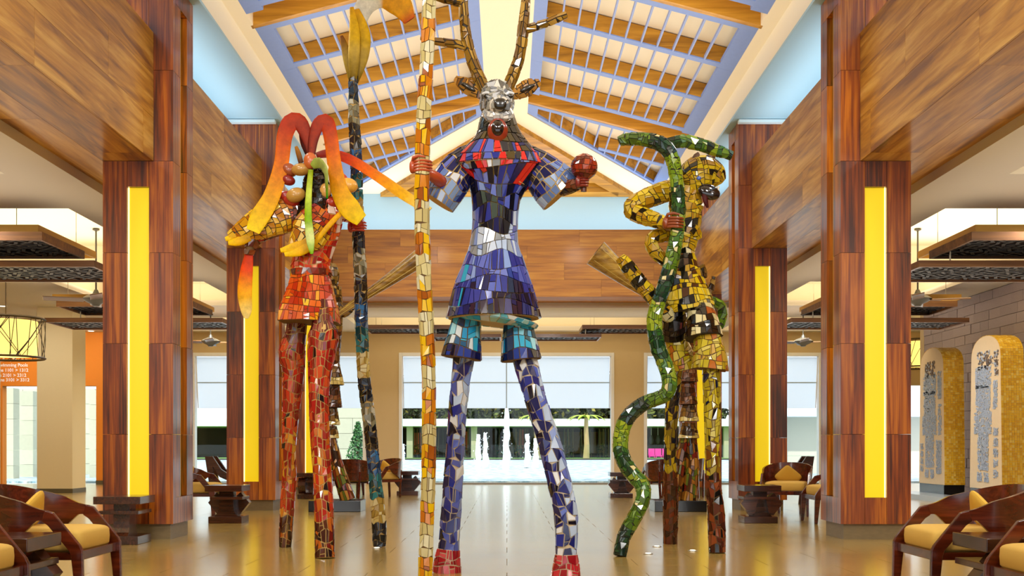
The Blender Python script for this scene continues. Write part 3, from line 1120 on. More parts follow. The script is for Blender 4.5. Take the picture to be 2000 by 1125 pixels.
def fixture(label, loc, frames, seed, cab=1.0):
    """frames: (x0, x1, y0, y1, z0, z1, pale) relative to loc"""
    t = thing('ceiling_fixture', label, 'hanging light', loc, 0, 'hanging lattice fixtures')
    for k, (x0, x1, y0, y1, z0, z1, pale) in enumerate(frames):
        m = M_fix_pale if pale else M_fix
        e = .06
        f = MB()
        f.prism([(x0, y0, z0), (x1, y0, z0), (x1 - .04, y0 + .04, z0), (x0 + .04, y0 + .04, z0)], [(x0, y0, z1), (x1, y0, z1), (x1 - .04, y0 + .04, z1), (x0 + .04, y0 + .04, z1)])
        f.prism([(x1, y0, z0), (x1, y1, z0), (x1 - .04, y1 - .04, z0), (x1 - .04, y0 + .04, z0)], [(x1, y0, z1), (x1, y1, z1), (x1 - .04, y1 - .04, z1), (x1 - .04, y0 + .04, z1)])
        f.prism([(x1, y1, z0), (x0, y1, z0), (x0 + .04, y1 - .04, z0), (x1 - .04, y1 - .04, z0)], [(x1, y1, z1), (x0, y1, z1), (x0 + .04, y1 - .04, z1), (x1 - .04, y1 - .04, z1)])
        f.prism([(x0, y1, z0), (x0, y0, z0), (x0 + .04, y0 + .04, z0), (x0 + .04, y1 - .04, z0)], [(x0, y1, z1), (x0, y0, z1), (x0 + .04, y0 + .04, z1), (x0 + .04, y1 - .04, z1)])
        fr = f.build('frame', m, t)
        if not pale:
            g = MB(); pierced(g, x0 + .05, x1 - .05, y0 + .05, y1 - .05, z0 + .035, seed + k)
            tag(g.build('lattice_panel', M_pierced, fr), kind='stuff')
            MB().box(x0 + .04, x1 - .04, y0 + .04, y1 - .04, z1 - .02, z1 - .01).build('backing_panel', M_core, fr)
    x0, x1, y0, y1 = min(f[0] for f in frames), max(f[1] for f in frames), min(f[2] for f in frames), max(f[3] for f in frames)
    zt = frames[0][5]
    for (x, y_) in ((frames[0][0] + .3, frames[0][2] + .02), (frames[0][1] - .3, frames[0][2] + .02), (frames[0][0] + .3, frames[0][3] - .02), (frames[0][1] - .3, frames[0][3] - .02)):
        MB().tube([(x, y_, zt), (x, y_, 4.85 - loc[2])], .006, 6).build('cable', M_cable, t)
    for k in range(len(frames) - 1):
        a, b = frames[k], frames[k + 1]
        x = max(a[0], b[0]) + .1; y_ = max(a[2], b[2]) + .05
        MB().tube([(x, y_, a[4] + .02), (x, y_, b[5] - .01)], .012, 6).build('strut', M_cable, t)
    return t


def big_fixture(side, label, y0, seed):
    fr = [(6.28, 8.9, y0 + .55, y0 + 2.65, 3.96, 4.06, True), (6.0, 8.6, y0, y0 + 1.45, 3.75, 3.86, False), (5.66, 9.2, y0 + .9, y0 + 2.35, 3.55, 3.64, False)]
    c = 7.4
    fr = [((x0 - c) if side > 0 else -(x1 - c), (x1 - c) if side > 0 else -(x0 - c), a - y0 - 1, b - y0 - 1, z0 - 3.8, z1 - 3.8, p) for x0, x1, a, b, z0, z1, p in fr]
    fixture(label, (side * c, y0 + 1, 3.8), fr, seed)


big_fixture(-1, 'stacked wooden lattice fixture hanging over the left aisle, nearest', 14.34, 1)
big_fixture(1, 'stacked wooden lattice fixture hanging over the right aisle, nearest', 14.34, 2)
big_fixture(-1, 'stacked wooden lattice fixture hanging over the left aisle, second', 21.2, 3)
big_fixture(1, 'stacked wooden lattice fixture hanging over the right aisle, second', 21.2, 4)
fixture('low lattice fixture over the rear aisle, left of centre', (-2.0, 28.4, 3.9), [(-1.6, 1.2, -.4, .9, .14, .24, False), (.1, 1.85, -.2, .9, -.05, .03, False)], 11)
fixture('low lattice fixture over the rear aisle, right of centre', (2.2, 28.4, 3.9), [(-.3, 2.0, -.4, .9, .14, .24, False), (-1.5, .2, -.2, .9, -.05, .03, False)], 12)

# ---------------------------------------------------------------- ceiling fans
M_bronze = mat('bronze_motor', '#4d4a40', .35, metal=.5)
M_blade = wood('fan_blade_wood', '#3c2612', '#5e3d1c', '#7a5228', 'x', rough=.4)


def fan(label, loc, rz, rod=.66):
    t = thing('ceiling_fan', label, 'ceiling fan', loc, rz, 'ceiling fans')
    MB().lathe([(.0, -.13), (.05, -.125), (.08, -.09), (.17, -.05), (.24, 0), (.17, .05), (.06, .09), (.03, .16), (.0, .16)], n=24).build('motor_housing', M_bronze, t, smooth=True)
    MB().lathe([(.0, .15), (.015, .15), (.015, rod - .04), (.06, rod - .02), (.06, rod), (0, rod)], n=12).build('downrod', M_bronze, t, smooth=True)
    for k in range(4):
        a = PI / 2 * k
        R = Matrix.Rotation(a, 3, 'Z') @ Matrix.Rotation(.2, 3, 'X')
        mb = MB().box(.2, .85, -.10, .10, -.03, -.012)
        mb.v = [tuple(R @ Vector(v)) for v in mb.v]
        mb.build('blade', M_blade, t, bevel=.004)
    return t


fan('dark wooden ceiling fan in the left aisle', (-7.1, 19.2, 3.63), .35, 1.21)
fan('dark wooden ceiling fan in the right aisle', (7.1, 19.2, 3.63), -.35, 1.21)
fan('dark wooden ceiling fan at the rear of the left aisle', (-7.2, 27.0, 3.63), .2)
fan('dark wooden ceiling fan at the rear of the right aisle', (7.2, 27.0, 3.63), -.2)

# ---------------------------------------------------------------- drum lamps wrapped in wire
M_shade = mat('lit_lamp_shade', '#f4e08a', .8, emit=.75, emit_color='#ffe27a')
M_wire = mat('dark_wire', '#3a2c1c', .5)


def drum_lamp(label, loc, seed):
    t = thing('drum_lamp', label, 'pendant lamp', loc, 0, 'drum lamps wrapped in wire')
    r, h = .52, .30
    mb = MB()
    n = 32
    ring = lambda rr, z: [(rr * math.cos(2 * PI * j / n), rr * math.sin(2 * PI * j / n), z) for j in range(n)]
    mb.rings([ring(r, -h), ring(r, h), ring(r - .012, h), ring(r - .012, -h), ring(r, -h)], False)
    mb.build('lamp_shade', M_shade, t, smooth=True)
    w = MB()
    ro = .64
    for z in (-h - .04, h + .04):
        w.rings([[((ro + .02 * math.cos(b)) * math.cos(a), (ro + .02 * math.cos(b)) * math.sin(a), z + .02 * math.sin(b)) for b in (0, 1.6, 3.14, 4.7)] for a in [2 * PI * k / 40 for k in range(41)]], False)
    w.build('hoop', M_wire, t)
    rnd = random.Random(seed)
    w = MB()
    for k in range(46):
        a0 = rnd.uniform(0, 2 * PI); a1 = a0 + rnd.uniform(-.9, .9)
        pts = []
        for q in range(7):
            a = a0 + (a1 - a0) * q / 6
            pts.append((ro * math.cos(a), ro * math.sin(a), -h - .04 + (2 * h + .08) * q / 6))
        w.tube(pts, .007, 4)
    tag(w.build('wire_lattice', M_wire, t), kind='stuff')
    MB().tube([(0, 0, h), (0, 0, 4.3 - loc[2])], .01, 6).build('cord', M_wire, t)
    MB().bar((-ro, 0, h + .04), (ro, 0, h + .04), .02, .02).bar((0, -ro, h + .04), (0, ro, h + .04), .02, .02).build('cross_bar', M_wire, t)
    return t


drum_lamp('yellow lit drum lamp wrapped in wire at the left frame edge', (-8.75, 19.4, 2.97), 3)
drum_lamp('yellow lit drum lamp wrapped in wire behind the grey stone wall', (10.55, 28.2, 3.42), 4)
light('lamp_bulb', 'POINT', (-8.75, 19.4, 2.9), 12, WARM, shadow_soft_size=.1)

# recessed downlights and spots set in the floor
M_glow = mat('lamp_lens', '#fff3d6', .4, emit=2.2)
for k, (px, py, lb) in enumerate(((4, 597, 'round recessed downlight at the left frame edge'), (178, 646, 'round recessed downlight behind the cream column'))):
    d = 3.2 * F / (870 - py)
    p = P(px, py, d)
    t = thing('downlight', lb, 'ceiling light', (p.x, p.y, 4.3), 0, 'recessed downlights')
    MB().lathe([(0, -.012), (.09, -.012), (.11, -.004), (.11, 0), (0, 0)], n=20).build('rim', M_white, t)
    MB().lathe([(0, -.016), (.075, -.016), (.075, -.0125), (0, -.0125)], n=20).build('lens', M_glow, t)
for k, (px, py, lb) in enumerate(((1266, 1082, 'small round floor spot left of the jaguar figure'), (1283, 1068, 'small round floor spot between snake staff and dark leg'),
                                  (1353, 1076, 'small round floor spot between the jaguar legs'), (622, 1069, 'small round floor spot behind the red legs'),
                                  (736, 1071, 'small round floor spot at the foot of the blue staff'))):
    d = 1.1 * F / (py - 870)
    p = P(px, py, d)
    t = thing('floor_spot', lb, 'floor light', (p.x, p.y, 0), 0, 'spots set in the floor')
    MB().lathe([(0, 0), (.05, 0), (.05, .004), (.035, .007), (0, .007)], n=18).build('rim', mat('steel_rim', '#b9b9b4', .3, metal=.8), t)
    MB().lathe([(0, .007), (.03, .007), (.028, .010), (0, .010)], n=18).build('lens', M_glow, t)
# ---------------------------------------------------------------- garden, pool and pavilion outside
M_grass = mat('lawn_green', '#6fa032', .9, noise=.4, nscale=(2, 2, 2))
M_deck = mat('terrace_stone', '#c9c3b6', .7, noise=.1)
M_water = bpy.data.materials.new('pool_water'); M_water.use_nodes = True
nt = M_water.node_tree; b = nt.nodes['Principled BSDF']
b.inputs['Base Color'].default_value = lin('#bfd3e0'); b.inputs['Roughness'].default_value = .3
tc = nt.nodes.new('ShaderNodeTexCoord'); mp = nt.nodes.new('ShaderNodeMapping'); mp.inputs['Scale'].default_value = (1.6, 1.0, 1)
nz = nt.nodes.new('ShaderNodeTexNoise'); nz.inputs['Scale'].default_value = 1.6; nz.inputs['Detail'].default_value = 6
bp = nt.nodes.new('ShaderNodeBump'); bp.inputs['Strength'].default_value = 1; bp.inputs['Distance'].default_value = .5
nt.links.new(tc.outputs['Object'], mp.inputs[0]); nt.links.new(mp.outputs[0], nz.inputs['Vector'])
cr = nt.nodes.new('ShaderNodeValToRGB'); cr.color_ramp.elements[0].position = .42; cr.color_ramp.elements[0].color = lin('#8fb2c8'); cr.color_ramp.elements[1].position = .6; cr.color_ramp.elements[1].color = lin('#e4eef4')  # ripple reflections painted as paler patches in the water colour
nt.links.new(nz.outputs['Fac'], cr.inputs[0]); nt.links.new(cr.outputs[0], b.inputs['Base Color'])
nt.links.new(nz.outputs['Fac'], bp.inputs['Height']); nt.links.new(bp.outputs[0], b.inputs['Normal'])
struct(box('ground_terrace', (-60, 60, 31.66, 33.2, -.3, -.03), M_deck))
struct(box('ground_lawn', (-90, 90, 33.2, 160, -.5, -.12), M_grass))
struct(box('ground_lawn_bank', (-70, 70, 82.1, 89.0, -.5, .10), M_grass))
pool = struct(MB().box(-32, 32, 33.2, 82, -.4, .03).build('water_pool', M_water))
struct(box('kerb_far', (-32.3, 32.3, 82.0, 82.5, -.4, .14), mat('dark_kerb', '#45423a', .6)))

# fountain jets
M_spray = bpy.data.materials.new('white_spray'); M_spray.use_nodes = True
b = M_spray.node_tree.nodes['Principled BSDF']
b.inputs['Base Color'].default_value = (.95, .97, 1, 1); b.inputs['Roughness'].default_value = .5
b.inputs['Subsurface Weight'].default_value = .3
rj = random.Random(4)


def jet(label, px, pt, pb, d):
    base = P(px, pb, d); h = (pb - pt) * d / F
    t = thing('fountain_jet', label, 'fountain', (base.x, d, .03), 0, 'fountain jets in the pool')
    w0 = .09 + h * .022
    pts = [(Vector((rj.uniform(-.03, .03), rj.uniform(-.03, .03), h * k / 9)), max(.05, w0 * (1.25 - .6 * k / 9) * rj.uniform(.8, 1.2))) for k in range(10)]
    tb = Tube(pts, sub=3)
    MB().rings(tb.ringpts(9)).build('water_column', M_spray, t, smooth=True)
    dr = MB()
    for k in range(260):
        q = rj.random() ** 1.3
        z = h * q
        rr = w0 * (.9 + .6 * (1 - q)) * abs(rj.gauss(0, .6))
        a = rj.uniform(0, 2 * PI); s = rj.uniform(.012, .03)
        c = Vector((rr * math.cos(a), rr * math.sin(a), z + .02))
        dr.add([c + Vector((s, 0, 0)), c + Vector((-s, 0, 0)), c + Vector((0, s, 0)), c + Vector((0, -s, 0)), c + Vector((0, 0, s * 1.6)), c + Vector((0, 0, -s * 1.2))],
               [(0, 2, 4), (2, 1, 4), (1, 3, 4), (3, 0, 4), (2, 0, 5), (1, 2, 5), (3, 1, 5), (0, 3, 5)])
    tag(dr.build('droplets', M_spray, t), kind='stuff')
    MB().lathe([(0, -.03), (.09, -.03), (.09, .05), (.05, .06), (0, .06)], n=10).build('nozzle', mat('nozzle_grey', '#6d7276', .5), t)


for lb, px, pt, pb in (('tall fountain jet in the middle of the pool', 989, 798, 916), ('fountain jet left pair, outer', 934, 849, 914), ('fountain jet left pair, inner', 948, 846, 914),
                       ('fountain jet right pair, inner', 1030, 848, 914), ('fountain jet right pair, outer', 1046, 857, 915), ('low fountain jet at the left window edge', 787, 868, 902)):
    jet(lb, px, pt, pb, 1.07 * F / (pb - 870))

# glass balustrade across the far pool edge
t = thing('glass_balustrade', 'low glass balustrade along the far edge of the pool', 'balustrade', (0, 83.2, .1))
for k in range(16):
    MB().box(-32 + k * 4 + .03, -32 + k * 4 + 3.97, -.01, .01, 0, 1.05).build('glass_panel', M_glass, t)
    MB().box(-32 + k * 4 - .03, -32 + k * 4 + .03, -.03, .03, 0, 1.08).build('post', mat('rail_steel', '#9fa6a6', .4, metal=.5), t)

# white roofed pavilion
M_pav = mat('pavilion_white', '#dfe3e6', .7)
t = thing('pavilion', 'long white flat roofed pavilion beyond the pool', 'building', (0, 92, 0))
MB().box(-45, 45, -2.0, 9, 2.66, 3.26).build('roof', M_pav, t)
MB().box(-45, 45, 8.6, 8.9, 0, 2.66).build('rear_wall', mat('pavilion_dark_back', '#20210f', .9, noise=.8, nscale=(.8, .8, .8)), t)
for px in (800, 926, 1060, 1200, 1420, 660):
    x = (px - 990) * 91 / F
    MB().box(x - .25, x + .25, -1, -.5, 0, 2.66).build('column', mat('pavilion_column', '#b7ad92', .8), t)
for px, w_, hh in ((815, .9, 2.0), (1017, .5, 2.3), (846, .25, 1.8), (911, .22, 2.1)):
    x = (px - 990) * 96 / F
    tag(MB().box(x - w_ / 2, x + w_ / 2, 4.2, 4.5, .3, hh + .2).build('orange_screen', mat('orange_panel', '#f0642a', .7), t), 'bright orange upright panel')
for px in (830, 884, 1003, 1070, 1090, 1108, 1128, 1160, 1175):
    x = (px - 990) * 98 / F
    MB().box(x - .45, x + .45, 6.4, 6.6, .4, 2.3).build('wall_panel', mat('brown_panel', '#7c5c28', .8, noise=.9, nscale=(2, 2, 2)), t)  # mottled brown panels in front of the dark rear wall

M_leaf = [mat('leaf_green_%d' % i, c, .7) for i, c in enumerate(('#1c240e', '#343e12', '#5f681a', '#262d14', '#8f8430'))]
M_bark = mat('bark', '#6a563c', .9, noise=.4, nscale=(4, 4, 1))


def leaf_cloud(mb, c, rx, ry, rz, n, s, rnd):
    for k in range(n):
        while True:
            q = Vector((rnd.uniform(-1, 1), rnd.uniform(-1, 1), rnd.uniform(-1, 1)))
            if .25 < q.length < 1: break
        p = Vector((c[0] + q.x * rx, c[1] + q.y * ry, c[2] + q.z * rz))
        a = Vector((rnd.gauss(0, 1), rnd.gauss(0, 1), rnd.gauss(0, 1))).normalized() * s * rnd.uniform(.6, 1.3)
        b = a.orthogonal().normalized() * s * .5
        mb.add([p - a, p + b, p + a, p - b], [(0, 1, 2, 3)], rnd.choice((0, 0, 1, 1, 3, 2)) if rnd.random() < .94 else 4)


rt = random.Random(12)
ORD = ('first', 'second', 'third', 'fourth', 'fifth', 'sixth', 'seventh', 'eighth', 'ninth', 'tenth', 'eleventh', 'twelfth')
t = thing('clipped_hedge', 'long high dark hedge closing the garden behind the trees', 'hedge', (1, 112, -.1))
mb = MB(); leaf_cloud(mb, (0, 0, 4.6), 22, 1.4, 4.6, 9000, .5, rt)
tag(mb.build('foliage', M_leaf, t), kind='stuff')
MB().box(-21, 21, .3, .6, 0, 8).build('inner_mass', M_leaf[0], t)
for k in range(8):
    x = -12.5 + k * 4.0; y_ = 105
    h = rt.uniform(6.5, 8.5)
    t = thing('garden_tree', 'dense green tree behind the pavilion roof, %s from the left' % ORD[k], 'tree', (x, y_, -.1), 0, 'trees behind the pavilion')
    MB().tube([(0, 0, 0), (.15, 0, h * .3), (0, .1, h * .65)], [.22, .16, .1], 7).build('trunk', M_bark, t)
    mb = MB()
    leaf_cloud(mb, (0, 0, h * .62), 1.85, 1.6, h * .38, 700, .3, rt)
    tag(mb.build('crown', M_leaf, t), kind='stuff')
for px, lb in ((1145, 'slim palm tree right of the fountain'), (1048, 'slim palm tree behind the deer figure leg')):
    d = 84.6
    x = (px - 990) * d / F
    t = thing('palm_tree', lb, 'palm', (x, d, .1))
    MB().tube([(0, 0, 0), (.05, 0, 1.2), (-.02, 0, 2.2), (0, 0, 3.1)], [.26, .2, .18, .14], 9).build('trunk', mat('palm_bark', '#b5966a', .9, noise=.4, nscale=(3, 3, 12)), t)
    for j in range(11):
        a = 2 * PI * j / 11 + .2
        f = MB()
        L = 1.5
        rg = []
        for q in range(7):
            u = q / 6
            rr = L * u; z = 3.1 + .9 * u - 1.1 * u * u
            w_ = .16 * math.sin(PI * min(1, u * .9 + .08))
            c = Vector((rr * math.cos(a), rr * math.sin(a), z)); sd = Vector((-math.sin(a), math.cos(a), 0)) * w_
            rg.append([c - sd, c + Vector((0, 0, .04)), c + sd, c - Vector((0, 0, .01))])
        f.rings(rg, True)
        f.build('frond', mat('palm_green', '#a8b13a', .6), t)
# low planting and slim trunks in front of the pavilion back wall
for k in range(12):
    px = 812 + k * 33 + rt.uniform(-4, 4)
    d = 94
    t = thing('bamboo_clump', 'slim dark stems under the pavilion roof, %s clump from the left' % ORD[k], 'plant', ((px - 990) * d / F, d, -.1), 0, 'stems under the pavilion')
    for j in range(6):
        x = -.45 + j * .18 + rt.uniform(-.05, .05)
        MB().tube([(x, 0, 0), (x + rt.uniform(-.1, .1), 0, 2.6)], rt.uniform(.03, .07), 6).build('stem', M_bark if j % 2 else M_leaf[0], t)
    mb = MB(); leaf_cloud(mb, (0, 0, .75), .5, .3, .6, 60, .16, rt)
    tag(mb.build('leaf_mass', M_leaf, t), kind='stuff')

# limestone garden walls and posts seen through the side windows
M_lime = mat('limestone', '#c8c4ae', .8, var=.16, noise=.15, nscale=(2, 2, 2))


def block_wall(name, label, x0, x1, y, h, bw, bh):
    t = thing(name, label, 'wall', ((x0 + x1) / 2, y, -.12))
    o_ = (x0 + x1) / 2
    MB().box(x0 - o_, x1 - o_, .02, .4, 0, h).build('core', mat('lime_mortar', '#a39f8c', .9), t)
    z = 0; r = 0
    while z < h - .01:
        x = x0 - (r % 2) * bw / 2
        while x < x1:
            a, c = max(x, x0), min(x + bw, x1)
            if c - a > .05:
                box('stone', (a - o_ + .006, c - o_ - .006, -.03, .02, z + .006, min(z + bh, h) - .006), M_lime, t)
            x += bw
        z += bh; r += 1


block_wall('garden_wall', 'pale limestone block wall outside the left window', -9.4, -4.95, 40, 3.3, 1.1, .55)
block_wall('garden_wall', 'pale limestone block wall outside the far left opening', -19.5, -15.2, 41, 3.3, 1.1, .55)
for k, (px0, px1, d, h, lb) in enumerate(((5, 32, 36, 3.0, 'limestone garden pillar, leftmost outside the orange wall'), (44, 70, 38, 3.0, 'limestone garden pillar beside the cream column'),
                                         (177, 190, 37, 3.0, 'limestone garden pillar seen right of the cream column'))):
    p0, p1 = P(px0, 870, d), P(px1, 870, d)
    t = thing('garden_pillar', lb, 'pillar', ((p0.x + p1.x) / 2, d, -.05), 0, 'limestone garden pillars')
    t['kind'] = 'thing'
    w_ = (p1.x - p0.x) / 2
    for j in range(6):
        box('stone', (-w_, w_, -w_, w_, j * h / 6 + .004, (j + 1) * h / 6 - .004), M_lime, t)
t = thing('garden_hall', 'pale garden building outside the right window', 'building', (11.6, 42, -.12))
MB().box(-2.6, 4.5, .5, .9, 0, 2.55).build('wall', mat('pale_render', '#d5cdbd', .8), t)
MB().box(-2.0, -1.2, -.2, .4, 0, 2.3).build('column', M_pav, t)
MB().box(-2.7, 4.6, -.6, 1.0, 2.3, 2.62).build('roof', M_pav, t)
# dark conical shrub by the limestone wall
rs = random.Random(8)
t = thing('conical_shrub', 'dark green conical shrub before the limestone wall', 'shrub', (P(699, 870, 37).x, 37, -.12))
mb = MB()
for k in range(1500):
    z = rs.random() ** 1.5 * 1.9
    rr = .62 * (1 - z / 2.05) * math.sqrt(rs.random())
    a = rs.uniform(0, 2 * PI)
    p = Vector((rr * math.cos(a), rr * math.sin(a), z + .1)); e = Vector((rs.gauss(0, 1), rs.gauss(0, 1), rs.gauss(0, 1))).normalized() * .06
    f_ = e.orthogonal().normalized() * .03
    mb.add([p - e, p + f_, p + e, p - f_], [(0, 1, 2, 3)], rs.choice((0, 1, 1)))
tag(mb.build('foliage', [mat('shrub_dark', '#2c5238', .6), mat('shrub_mid', '#4f8a4c', .6)], t), kind='stuff')
MB().tube([(0, 0, 0), (0, 0, 1.5)], .05, 6).build('trunk', M_bark, t)
# lamps and magenta seats under the pavilion, right window
for k, px in enumerate((1260, 1272, 1285, 1298)):
    d = 93
    p = P(px, 858, d)
    t = thing('garden_pendant', 'dark hanging lamp under the pavilion, %s from the left' % ORD[k], 'lamp', (p.x, d, p.z), 0, 'lamps under the pavilion')
    MB().lathe([(0, -.4), (.1, -.4), (.22, -.1), (.1, .3), (.03, .35), (0, .35)], n=10).build('shade', mat('dark_lamp', '#2b2a20', .6), t, smooth=True)
    MB().tube([(0, 0, .35), (0, 0, 2.64 - p.z)], .02, 5).build('cord', M_cable, t)
for k, px in enumerate((1273, 1286, 1300)):
    d = 90
    t = thing('garden_chair', 'magenta seat on the far terrace, %s from the left' % ORD[k], 'chair', ((px - 990) * d / F, d, -.1), 0, 'magenta seats')
    MB().box(-.25, .25, -.25, .25, .3, .42).build('seat', mat('magenta', '#e02c96', .6), t)
    MB().box(-.25, .25, .2, .28, .42, .95).build('backrest', MATS['magenta'], t)
    for sx in (-.2, .2):
        for sy in (-.2, .2):
            MB().box(sx - .03, sx + .03, sy - .03, sy + .03, 0, .3).build('leg', MATS['magenta'], t)
# ---------------------------------------------------------------- mosaic stilt walkers
def tmat(h):
    """glazed tile; the palette was read off lit tiles, so the glaze itself is a little deeper"""
    k = 'glazed_tile_' + h.lstrip('#')
    c = lin(h)
    return mat(k, tuple(q ** 1.1 * .88 for q in c[:3]) + (1,), .12, coat=.35, spec=.5)


def painted():
    if 'painted_petal' in MATS: return MATS['painted_petal']
    m = bpy.data.materials.new('painted_petal'); m.use_nodes = True
    nt = m.node_tree; b = nt.nodes['Principled BSDF']
    at = nt.nodes.new('ShaderNodeAttribute'); at.attribute_name = 'paint'
    tc = nt.nodes.new('ShaderNodeTexCoord'); nz = nt.nodes.new('ShaderNodeTexNoise'); nz.inputs['Scale'].default_value = 14; nz.inputs['Detail'].default_value = 6; nz.inputs['Roughness'].default_value = .7
    nt.links.new(tc.outputs['Object'], nz.inputs['Vector'])
    ma = nt.nodes.new('ShaderNodeMath'); ma.operation = 'MULTIPLY_ADD'; ma.inputs[1].default_value = 1.3; ma.inputs[2].default_value = .35
    nt.links.new(nz.outputs['Fac'], ma.inputs[0])
    hs = nt.nodes.new('ShaderNodeHueSaturation')
    nt.links.new(at.outputs['Color'], hs.inputs['Color']); nt.links.new(ma.outputs[0], hs.inputs['Value'])
    nt.links.new(hs.outputs[0], b.inputs['Base Color'])
    b.inputs['Roughness'].default_value = .5
    b.inputs['Specular IOR Level'].default_value = .2
    hs.inputs['Saturation'].default_value = 1.2
    MATS['painted_petal'] = m
    return m


def mixc(stops, v):
    for (a, ca), (b, cb) in zip(stops, stops[1:]):
        if v <= b:
            t = (v - a) / (b - a) if b > a else 0
            A, B = lin(ca), lin(cb)
            return tuple(A[i] * (1 - t) + B[i] * t for i in range(3)) + (1,)
    return lin(stops[-1][1])


class Figure:
    def __init__(s, name, label, cat, d, px, group=None, seed=1, base_z=0):
        s.d = d
        loc = (((px - 990) * d / F), d, base_z)
        s.root = thing(name, label, cat, loc, 0, group)
        s.o = Vector(loc)
        s.tiles = []
        s.r = random.Random(seed)

    def pt(s, px, py, dd=0):
        return P(px, py, s.d + dd) - s.o

    def tube(s, pts, mod=None, hint=(1, 0, 0), sub=6):
        k = s.d / F
        q = []
        for p in pts:
            rx = p[2]; ry = (p[3] if len(p) > 3 and p[3] else p[2]); dd = p[4] if len(p) > 4 else 0
            q.append((s.pt(p[0], p[1], dd), rx * k, ry * k))
        return Tube(q, sub=sub, hint=hint, mod=mod)

    def part(s, name, pts, grout, tile=None, mod=None, label=None, n=24, hint=(1, 0, 0), parent=None, cap=True, sink=1.1):
        tb = s.tube(pts, mod, hint)
        m = max(6, min(60, int(tb.len / (s.d / F) / 5)))
        o = MB().rings(tb.ringpts(n, m, (sink * s.d / F if tile else 0)), cap).build(name, grout, parent or s.root, smooth=True)
        if label: o['label'] = label
        if tile: s.mosaic(tb, o, deep=sink + 1.6, **tile)
        return o

    def petal(s, name, pts, stops, label=None, hint=(1, 0, 0), n=16, flat=.5, rib=0):
        tb = s.tube([tuple(p[:3]) + (p[3] * flat,) + tuple(p[4:]) for p in pts], None, hint)
        m = max(10, min(50, int(tb.len / (s.d / F) / 6)))
        o = MB().rings(tb.ringpts(n, m), True).build(name, painted(), s.root, smooth=True)
        at = o.data.color_attributes.new('paint', 'FLOAT_COLOR', 'POINT')
        for i in range(m + 1):
            c = mixc(stops, i / m)
            for j in range(n):
                w_ = abs(math.sin(2 * PI * j / n)) ** 3 * rib * max(0, 1 - i / m * 1.1)
                at.data[i * n + j].color = tuple(c[q] * (1 - w_) + (.32, .03, .004)[q] * w_ for q in range(3)) + (1,)
        if label: o['label'] = label
        return o

    def blob(s, name, px, py, rx, ry, rz, dd, m, e=1, rot=None, label=None, nu=20, nv=12):
        c = s.pt(px, py, dd); k = s.d / F
        o = MB().rings(superell(c.x, c.y, c.z, rx * k, ry * k, rz * k, e, e, nu, nv, rot)).build(name, m, s.root, smooth=True)
        if label: o['label'] = label
        return o

    def mosaic(s, tb, obj, th, tw, col, gap=2.2, jit=.22, split=.35, v0=0, v1=1, rise=.5, tilt=.06, deep=2.6):
        """lays irregular tiles over the tube; th (along) and tw (around), gap and rise in photograph pixels"""
        k = s.d / F; th *= k; tw *= k; gap *= k; rise *= k
        R = s.r
        rows = max(1, round(tb.len * (v1 - v0) / th))
        ph = [R.uniform(0, 6.28) for _ in range(rows + 1)]
        fr = [R.choice((2, 3, 4)) for _ in range(rows + 1)]
        vb = [v0 + (v1 - v0) * (i + (R.uniform(-.18, .18) if 0 < i < rows else 0)) / rows for i in range(rows + 1)]
        H = (v1 - v0) / rows

        def vrow(i, u):
            if i in (0, rows): return vb[i]
            return vb[i] + H * jit * math.sin(2 * PI * fr[i] * u + ph[i])
        for i in range(rows):
            vm = (vb[i] + vb[i + 1]) / 2
            C = max(tb.circ(vm), 1e-4)
            m = max(4, round(C / tw))
            f0 = R.random()
            ub = [(j + f0 + R.uniform(-.22, .22)) / m for j in range(m)]
            ub.append(ub[0] + 1)
            sk = [R.uniform(-jit, jit) * .7 / m for j in range(m)]; sk.append(sk[0])
            for j in range(m):
                a, b = ub[j], ub[j + 1]
                poly = [(a - sk[j], vrow(i, a)), (b - sk[j + 1], vrow(i, b)), (b + sk[j + 1], vrow(i + 1, b)), (a + sk[j], vrow(i + 1, a))]
                polys = [poly]
                if R.random() < split:
                    t1, t2 = R.uniform(.25, .75), R.uniform(.25, .75)
                    lp = lambda p, q, t: (p[0] + (q[0] - p[0]) * t, p[1] + (q[1] - p[1]) * t)
                    if R.random() < .5:
                        p1, p2 = lp(poly[0], poly[1], t1), lp(poly[3], poly[2], t2)
                        polys = [[poly[0], p1, p2, poly[3]], [p1, poly[1], poly[2], p2]]
                    else:
                        p1, p2 = lp(poly[0], poly[3], t1), lp(poly[1], poly[2], t2)
                        polys = [[poly[0], poly[1], p2, p1], [p1, p2, poly[2], poly[3]]]
                for pl in polys:
                    cu = sum(p[0] for p in pl) / 4; cv = sum(p[1] for p in pl) / 4
                    wu = (max(p[0] for p in pl) - min(p[0] for p in pl)); wv = (max(p[1] for p in pl) - min(p[1] for p in pl))
                    if wu * C < gap * 1.25 or wv * tb.len < gap * 1.25: continue
                    su = 1 - gap / (wu * C); sv = 1 - gap / (wv * tb.len)
                    pl = [(cu + (p[0] - cu) * su, min(1, max(0, cv + (p[1] - cv) * sv))) for p in pl]
                    rad = C / (2 * PI)
                    bul = rad * (1 - math.cos(min(1.4, wu * PI))) * .45
                    tu, tv = R.uniform(-tilt, tilt), R.uniform(-tilt, tilt)
                    top = [tb.S(p[0] % 1, p[1], rise + bul + ((p[0] - cu) * C * tu + (p[1] - cv) * tb.len * tv)) for p in pl]
                    bot = [tb.S(p[0] % 1, p[1], -deep * k) for p in pl]
                    h = col(cu % 1, cv, R)
                    if h is None: continue
                    s.tiles.append((top, bot, h, obj))

